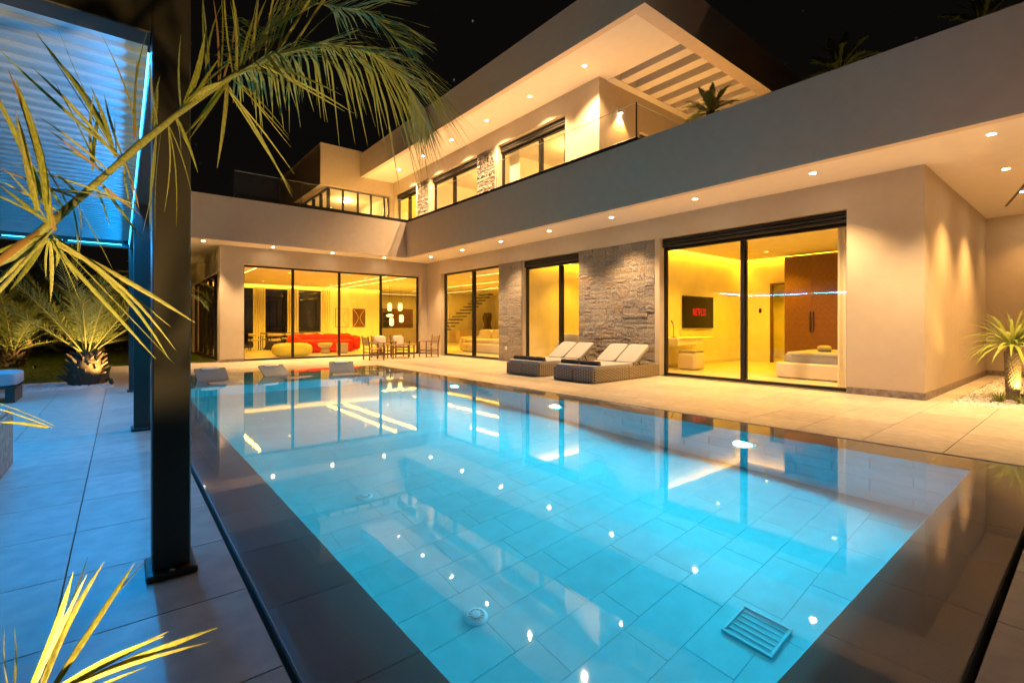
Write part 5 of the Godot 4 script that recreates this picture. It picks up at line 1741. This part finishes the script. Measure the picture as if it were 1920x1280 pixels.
	scatter("hedge_foliage", "dense dark hedge leaves", lf.mesh(), M.leaf1, 16000, func():
		var x := rng.randf_range(-13.5, 2.2)
		var y := 3.1 * (1.0 - pow(rng.randf(), 1.4) * 0.98) * (0.85 + 0.2 * sin(x * 1.7) + 0.1 * sin(x * 4.1))
		var z := -28.6 + rng.randfn(0, 0.42)
		return Transform3D(Basis.from_euler(Vector3(rng.randf_range(-0.9, 0.6), rng.randf() * TAU, rng.randf_range(-0.5, 0.5))) * Basis.from_scale(Vector3.ONE * rng.randf_range(0.8, 1.7)), Vector3(x, y, z)), hd)
	spike_lamp(Vector3(-5.6, 0.35, -17.5), Vector3(1, -0.02, -0.12), 60, 14.0, GARDEN, "garden spotlight out of frame washing the lawn from the left")
	var gp := [Vector3(-2.2, -0.03, -18.2), Vector3(-0.6, -0.03, -20.5), Vector3(-3.4, -0.03, -22.0), Vector3(0.9, -0.03, -23.5)]
	for k in 4:
		p = thing("feather_palm", ["bushy feather palm on the lawn left of the date palm", "bushy feather palm on the lawn straight behind the date palm", "bushy feather palm farther back by the banana plants", "bushy feather palm near the glazed side of the house"][k], "palm", gp[k], k * 1.3, "feather palms on the lawn")
		young_palm(p, 0.5, 0.16, 20, [1.9, 2.3, 2.4, 1.8][k], 0.42, 0.012, [M.leaf0, M.leaf1], 0.5, 15.0, 80.0)
	spike_lamp(Vector3(-1.7, -0.03, -17.4), Vector3(-0.3, 1, -0.5), 50, 3.2, GARDEN, "small spotlight at the foot of the feather palm left of the date palm")
	spike_lamp(Vector3(-0.5, -0.03, -19.6), Vector3(-0.1, 1, -0.6), 50, 3.2, GARDEN, "small spotlight at the foot of the feather palm behind the date palm")
	# palm at the corner of the living wing
	p = thing("garden_palm", "arching palm on the lawn by the glazed side of the living room", "palm", Vector3(1.0, -0.03, -17.6))
	young_palm(p, 2.35, 0.14, 18, 1.35, 0.34, 0.012, [M.leaf1, M.leaf0], 1.0, -5.0, 60.0)
	# tall palms beyond the house
	for k in 2:
		var at: Vector3 = [Vector3(22.0, -0.1, -6.6), Vector3(26.3, -0.1, -3.1)][k]
		var h: float = [11.2, 12.9][k]
		var t := thing("tall_palm", ["tall dim palm showing its crown above the parapet beside the roof beams", "tall dim palm at the picture's upper right corner, its crown cut by the frame"][k], "palm", at, 0, "tall palms behind the house")
		var b := MB.new()
		b.tube([Vector3.ZERO, Vector3(0.1, h * 0.5, 0), Vector3(0, h, 0)], [0.24, 0.17, 0.15], 12)
		part(t, "trunk", b.mesh(), M.bark)
		for i in 26:
			var a := i * 2.399
			var el := deg_to_rad(lerpf(80, -25, i / 26.0))
			frond(t, rachis_curve(Vector3(0, h, 0), Vector3(cos(a) * cos(el), sin(el), sin(a) * cos(el)), 1.5 * rng.randf_range(0.85, 1.1), 0.75), 0.34, 0.02, 30, M.leaf1, M.rachis, 0.25, 0.02)
		spike_lamp(at + Vector3(-0.9, 0.1, 0.6), Vector3(0.08, 1, -0.055), 12, 30.0, GARDEN, ["spotlight at the foot of the tall palm beside the roof beams", "spotlight at the foot of the outermost tall palm"][k])

# ------------------------------------------------------------------ planted alcove on the right
func build_alcove() -> void:
	var g := structure("gravel_bed")
	blk(g, "bed_soil", Vector3(9.27, -0.09, -1.42), Vector3(15.05, -0.03, 4.1), M.pebble)
	for k in 10:
		var x := 9.27 + 0.58 * k
		blk(g, "paving_tile", Vector3(x + 0.002, -0.09, -1.674), Vector3(x + 0.578, -0.001, -1.424), M["deck%d" % (k % 4)], 0.002)
	scatter("alcove_gravel", "white gravel filling the planted alcove", pebble_mesh(), M.pebble, 9000, func():
		return Transform3D(Basis.from_euler(Vector3(rng.randf(), rng.randf() * TAU, rng.randf())) * Basis.from_scale(Vector3.ONE * rng.randf_range(0.012, 0.028)), Vector3(9.28 + 5.7 * pow(rng.randf(), 1.3), -0.018 + rng.randf() * 0.012, rng.randf_range(-1.41, 1.4))))
	var p := thing("madagascar_palm", "stout spiny palm with strap leaves lit from its foot in the alcove", "palm", Vector3(10.38, -0.02, -0.88))
	var b := MB.new()
	var prof := [Vector2(0.062, -0.03), Vector2(0.068, 0.1), Vector2(0.076, 0.35), Vector2(0.088, 0.6), Vector2(0.086, 0.72), Vector2(0.05, 0.82), Vector2(0.001, 0.84)]
	b.lathe(prof, 18)
	part(p, "trunk", b.mesh(), M.bark_pale)
	b = MB.new()
	for k in 330:
		var y := 0.02 + 0.72 * k / 330.0
		var a := k * 2.399
		var rr := lerpf(0.065, 0.088, y / 0.74)
		var r := Vector3(cos(a), 0, sin(a))
		b.lump(r * rr + Vector3.UP * y, Vector3(0.010, 0.016, 0.010), 0.9, Basis.IDENTITY, 0.0, 0, 5, 4)
		b.tube([r * rr + Vector3.UP * y, r * (rr + 0.026) + Vector3.UP * (y + 0.008)], [0.003, 0.0006], 3, false)
	part(p, "spines", b.mesh(), M.bark_pale)
	for k in 92:
		var a := k * 2.399
		var el := deg_to_rad(lerpf(82, -8, k / 92.0) + rng.randf_range(-6, 6))
		var d := Vector3(cos(a) * cos(el), sin(el), sin(a) * cos(el))
		var l := rng.randf_range(0.48, 0.68)
		var pts := rachis_curve(Vector3(0, 0.84, 0) + Vector3(cos(a), 0, sin(a)) * 0.05, d, l, 2.3, 6)
		b = MB.new()
		b.blade(pts, [0.009, 0.018, 0.021, 0.018, 0.011, 0.002], d.cross(Vector3.UP) if abs(d.y) < 0.97 else Vector3.RIGHT, 0.3)
		part(p, "leaf", b.mesh(), [M.leaf3, M.leaf1, M.leaf3][k % 3])
	for k in 4:
		var at: Vector3 = [Vector3(10.02, -0.02, -0.98), Vector3(10.12, -0.02, -0.55), Vector3(10.6, -0.02, -0.55), Vector3(9.95, -0.02, -0.72)][k]
		var t := thing("grass_plant", ["low spiky grass plant at the wall side of the spiny palm", "low spiky grass plant in front of the spiny palm's foot, by the frame edge", "low spiky grass plant just behind the spiny palm's lamp", "low spiky grass plant nearest the terrace below the spiny palm"][k], "grass plant", at, 0, "low grass plants")
		part(t, "blades", tuft_mesh(46, 0.17, 0.006, 0.2), M.leaf0)
		part(t, "root_clump", pebble_mesh(), M.soil, Vector3(0, 0.0, 0), Basis.from_scale(Vector3(0.05, 0.03, 0.05)))
	var c := thing("column_cactus", "pale green upright cactus beside the spiny palm at the frame edge", "cactus", Vector3(10.72, -0.02, -0.72))
	for k in 2:
		b = MB.new()
		var h: float = [0.62, 0.4][k]
		var o := Vector3([0.0, 0.12][k], 0, [0.0, 0.1][k])
		for rib in 8:
			var a := TAU * rib / 8
			b.lump(o + Vector3(cos(a) * 0.035, h / 2, sin(a) * 0.035), Vector3(0.026, h / 2, 0.026), 0.8, Basis.IDENTITY, 0.0, 0, 8, 8)
		part(c, "column", b.mesh(), M.leaf2)
	spike_lamp(Vector3(10.22, 0.0, -0.74), Vector3(0.14, 1, -0.12), 58, 1.9, GARDEN, "small spotlight glowing at the foot of the spiny palm")
	var f := thing("ceiling_fan", "slim dark ceiling fan blade reaching in from the right edge under the soffit", "ceiling fan", Vector3(8.86, 3.02, -0.55), 0.21)
	b = MB.new()
	b.lathe([Vector2(0.001, -0.06), Vector2(0.07, -0.05), Vector2(0.08, 0.0), Vector2(0.07, 0.06), Vector2(0.015, 0.08)], 20)
	part(f, "motor", b.mesh(), M.frame)
	b = MB.new()
	b.tube([Vector3(0, 0.07, 0), Vector3(0, 0.478, 0)], [0.012, 0.012], 8)
	part(f, "rod", b.mesh(), M.frame)
	for s in [-1.0, 1.0]:
		part(f, "blade", cb(Vector3(2.15 if s > 0 else 1.0, 0.012, 0.032), 0.004), M.dark_wood, Vector3(1.13 if s > 0 else -0.56, 0, 0), Basis(Vector3.RIGHT, 0.25))

func build_upper_terrace() -> void:
	var t := thing("potted_cycad", "dark potted cycad behind the parapet below the roof beams", "potted plant", Vector3(8.6, 4.1, -4.68))
	var b := MB.new()
	b.lathe([Vector2(0.001, 0.0), Vector2(0.17, 0.0), Vector2(0.24, 0.42), Vector2(0.25, 0.45), Vector2(0.22, 0.45), Vector2(0.21, 0.4), Vector2(0.001, 0.4)], 24)
	part(t, "pot", b.mesh(), M.pot)
	b = MB.new()
	b.tube([Vector3(0, 0.35, 0), Vector3(0, 1.02, 0)], [0.09, 0.075], 12)
	part(t, "trunk", b.mesh(), M.bark)
	for i in 22:
		var a := i * 2.399
		var el := deg_to_rad(lerpf(80, -20, i / 22.0))
		frond(t, rachis_curve(Vector3(0, 1.0, 0), Vector3(cos(a) * cos(el), sin(el), sin(a) * cos(el)), 0.56 * rng.randf_range(0.85, 1.1), 1.6), 0.13, 0.009, 26, M.leaf3, M.rachis, 0.15, 0.01)

# ------------------------------------------------------------------ palm beside the camera, its fronds reaching into the frame
func near_blade(parent: Node, v: Array, m: Material) -> void:
	var p := Vector3(v[0], v[1], v[2])
	var q := Vector3(v[3], v[4], v[5])
	var d := q - p
	var w: float = v[6] * 0.001
	var b := MB.new()
	var bow := Vector3(rng.randf_range(-0.02, 0.02), rng.randf_range(0.0, 0.03), rng.randf_range(-0.02, 0.02)) * d.length() * 2.0
	var pts := []
	for i in 7:
		var t := i / 6.0
		pts.append(p + d * t + bow * sin(PI * t))
	var side := d.cross(Vector3(0.55, 0.1, -0.8)).normalized()
	b.blade(pts, [w * 0.5, w * 0.9, w, w, w * 0.85, w * 0.55, w * 0.08], side.rotated(d.normalized(), rng.randf_range(-0.7, 0.7)), 0.4)
	part(parent, "leaflet", b.mesh(), m)

func build_near_palm() -> void:
	var t := thing("near_palm", "golden-lit palm whose fronds hang into the picture from the left", "palm", Vector3(-1.15, 0.0, -1.65))
	var o := t.position
	var b := MB.new()
	b.lathe([Vector2(0.2, 0.0), Vector2(0.22, 0.25), Vector2(0.15, 0.6), Vector2(0.07, 0.8), Vector2(0.001, 0.82)], 16)
	part(t, "trunk", b.mesh(), M.bark)
	var A := [Vector3(-0.237, 1.312, -1.932), Vector3(-0.138, 1.436, -1.916), Vector3(-0.031, 1.575, -1.893), Vector3(0.051, 1.685, -1.891), Vector3(0.140, 1.795, -1.883), Vector3(0.290, 1.966, -1.890), Vector3(0.428, 2.095, -1.907), Vector3(0.611, 2.231, -1.951), Vector3(0.818, 2.284, -1.977), Vector3(0.987, 2.210, -1.968), Vector3(1.076, 2.053, -1.961)]
	var B := [Vector3(-0.311, 1.081, -1.734), Vector3(-0.211, 1.238, -1.717), Vector3(-0.139, 1.364, -1.724)]
	var ra := [Vector3(-1.1, 0.75, -1.66), Vector3(-0.75, 0.98, -1.8), Vector3(-0.45, 1.16, -1.9)] + A
	var rb := [Vector3(-1.12, 0.75, -1.62), Vector3(-0.75, 0.9, -1.68), Vector3(-0.5, 0.98, -1.72)] + B
	var rl := [Vector3(-1.1, 0.72, -1.6), Vector3(-0.75, 0.7, -1.5), Vector3(-0.4, 0.55, -1.4), Vector3(-0.13, 0.37, -1.33)]
	for pair in [[ra, 0.0125], [rb, 0.010], [rl, 0.010]]:
		b = MB.new()
		var pts := []
		var rad := []
		var n: int = pair[0].size()
		for i in n:
			pts.append(pair[0][i] - o)
			rad.append(lerpf(pair[1], pair[1] * 0.3, pow(float(i) / (n - 1), 1.4)) * (1.0 + 0.16 * sin(i * 2.3)))
		b.tube(pts, rad, 8)
		part(t, "midrib", b.mesh(), M.rachis)
	# leaflets along the arching frond and those of the frond that crosses it
	var blades := [
		[-0.134, 1.371, -1.719, -0.222, 1.703, -1.662, 11],
		[-0.004, 1.628, -1.897, -0.221, 1.884, -1.854, 9],
		[-0.004, 1.628, -1.897, -0.198, 1.969, -1.964, 6],
		[-0.155, 1.402, -1.697, -0.222, 1.595, -1.662, 12],
		[-0.144, 1.371, -1.727, -0.237, 1.483, -1.738, 9],
		[0.030, 1.482, -1.844, -0.256, 1.502, -1.883, 5],
		[-0.151, 1.358, -1.733, 0.156, 1.065, -1.806, 11],
		[-0.147, 1.353, -1.730, 0.131, 1.046, -1.762, 7],
		[-0.159, 1.353, -1.739, -0.242, 1.201, -1.742, 13],
		[-0.150, 1.347, -1.732, -0.242, 1.265, -1.742, 8],
		[-0.133, 1.334, -1.718, -0.089, 1.232, -1.812, 10],
		[-0.139, 1.340, -1.724, -0.128, 1.190, -1.779, 7],
		[-0.149, 0.844, -1.796, -0.237, 0.922, -1.738, 6],
		[-0.055, 1.589, -1.912, -0.097, 1.822, -1.883, 9],
		[-0.004, 1.628, -1.897, -0.042, 1.790, -1.902, 10],
		[0.039, 1.700, -1.901, 0.009, 2.018, -1.925, 6],
		[0.083, 1.748, -1.890, 0.089, 1.927, -1.924, 9],
		[0.145, 1.811, -1.892, 0.213, 2.030, -1.888, 12],
		[0.168, 1.833, -1.886, 0.278, 1.977, -1.861, 13],
		[0.134, 1.786, -1.888, 0.152, 1.663, -1.937, 6],
		[0.274, 1.952, -1.890, 0.206, 1.691, -1.920, 9],
		[0.274, 1.948, -1.890, 0.497, 1.643, -1.980, 7],
		[0.306, 1.977, -1.890, 0.483, 1.750, -1.926, 4],
		[0.387, 2.053, -1.902, 0.676, 1.974, -1.898, 8],
		[0.098, 1.744, -1.891, 0.058, 1.433, -1.885, 5],
		[0.112, 1.762, -1.893, 0.124, 1.478, -1.896, 4],
		[0.229, 1.906, -1.901, 0.236, 2.267, -1.934, 7],
		[0.259, 1.932, -1.890, 0.271, 2.283, -1.919, 6],
		[0.324, 2.000, -1.901, 0.357, 2.320, -1.900, 6],
		[0.357, 2.029, -1.900, 0.443, 2.356, -1.895, 8],
		[0.391, 2.059, -1.898, 0.504, 2.377, -1.884, 7],
		[0.306, 1.980, -1.890, 0.285, 2.274, -1.907, 6],
		[0.445, 2.110, -1.906, 0.595, 2.447, -1.900, 6],
		[0.494, 2.142, -1.918, 0.693, 2.472, -1.885, 6],
		[-0.031, 1.575, -1.893, -0.151, 1.656, -1.861, 7],
		[-0.091, 1.495, -1.904, -0.184, 1.521, -1.824, 5],
		[-0.056, 1.540, -1.900, 0.006, 1.417, -1.927, 6],
		[0.013, 1.625, -1.896, 0.026, 1.466, -1.911, 5],
		[-0.126, 1.451, -1.906, -0.217, 1.564, -1.851, 6],
		[-0.104, 1.479, -1.913, -0.056, 1.327, -1.913, 4],
	]
	var lowb := [
		[-0.134, 0.363, -1.333, -0.057, 0.574, -1.463, 12],
		[-0.151, 0.363, -1.346, -0.064, 0.605, -1.340, 8],
		[-0.126, 0.363, -1.326, 0.049, 0.549, -1.441, 10],
		[-0.118, 0.384, -1.320, 0.104, 0.448, -1.333, 11],
		[-0.110, 0.384, -1.313, 0.163, 0.416, -1.310, 10],
		[-0.110, 0.363, -1.313, 0.068, 0.394, -1.298, 7],
		[-0.167, 0.363, -1.360, -0.189, 0.489, -1.442, 8],
	]
	for i in blades.size():
		var v: Array = blades[i]
		for k in 3:
			near_blade(t, [v[0] - o.x + rng.randf_range(-0.012, 0.012), v[1] - o.y + rng.randf_range(-0.012, 0.012), v[2] - o.z, v[3] - o.x + rng.randf_range(-0.06, 0.06), v[4] - o.y + rng.randf_range(-0.06, 0.06), v[5] - o.z + rng.randf_range(-0.06, 0.06), v[6] * rng.randf_range(0.4, 0.75)], M.frond_dry if rng.randf() < 0.05 else [M.frond_gold, M.frond_pale, M.frond_gold][k])
	for v in lowb:
		for k in 2:
			near_blade(t, [v[0] - o.x, v[1] - o.y, v[2] - o.z, v[3] - o.x + rng.randf_range(-0.03, 0.03), v[4] - o.y + rng.randf_range(-0.02, 0.02), v[5] - o.z + rng.randf_range(-0.03, 0.03), v[6] * [0.8, 0.5][k]], [M.frond_gold, M.frond_pale][k])
	# dense tip of the arching frond
	var tip := []
	for q in A.slice(5):
		tip.append(q - o)
	frond(t, tip, 0.44, 0.0048, 105, M.frond_gold, M.rachis, 0.02, 0.006, 1.1, 0.1)
	var plume := [Vector3(0.285, 1.953, -1.890), Vector3(0.426, 2.212, -1.960), Vector3(0.612, 2.412, -2.000), Vector3(0.839, 2.487, -2.027), Vector3(1.025, 2.382, -1.999)]
	for i in plume.size():
		plume[i] -= o
	frond(t, plume, 0.38, 0.004, 90, M.frond_gold, M.rachis, 0.05, 0.006, 0.5, 0.35)
	# fronds outside the frame on the far side of the crown
	for k in 9:
		var a := PI * 0.55 + k * 0.36
		var el := deg_to_rad(62.0 - 5.0 * (k % 4))
		frond(t, rachis_curve(Vector3(0, 0.78, 0), Vector3(cos(a) * cos(el), sin(el), sin(a) * cos(el)), 1.4, 0.5), 0.35, 0.009, 34, M.frond_gold, M.rachis, 0.2)
	spike_lamp(Vector3(4.6, 0.04, 1.5), Vector3(0.75, 1.0, -0.42), 46, 6.0, lin(1.0, 0.46, 0.16), "unseen spotlight added behind the camera to warm the long fascia")  # unseen lamp, added to warm the long fascia
	spike_lamp(Vector3(-0.25, 0.04, -0.7), Vector3(0.3, 1.85, -1.2), 41, 8.5, lin(1.0, 0.66, 0.2), "small spotlight on the deck shining up into the near palm fronds")
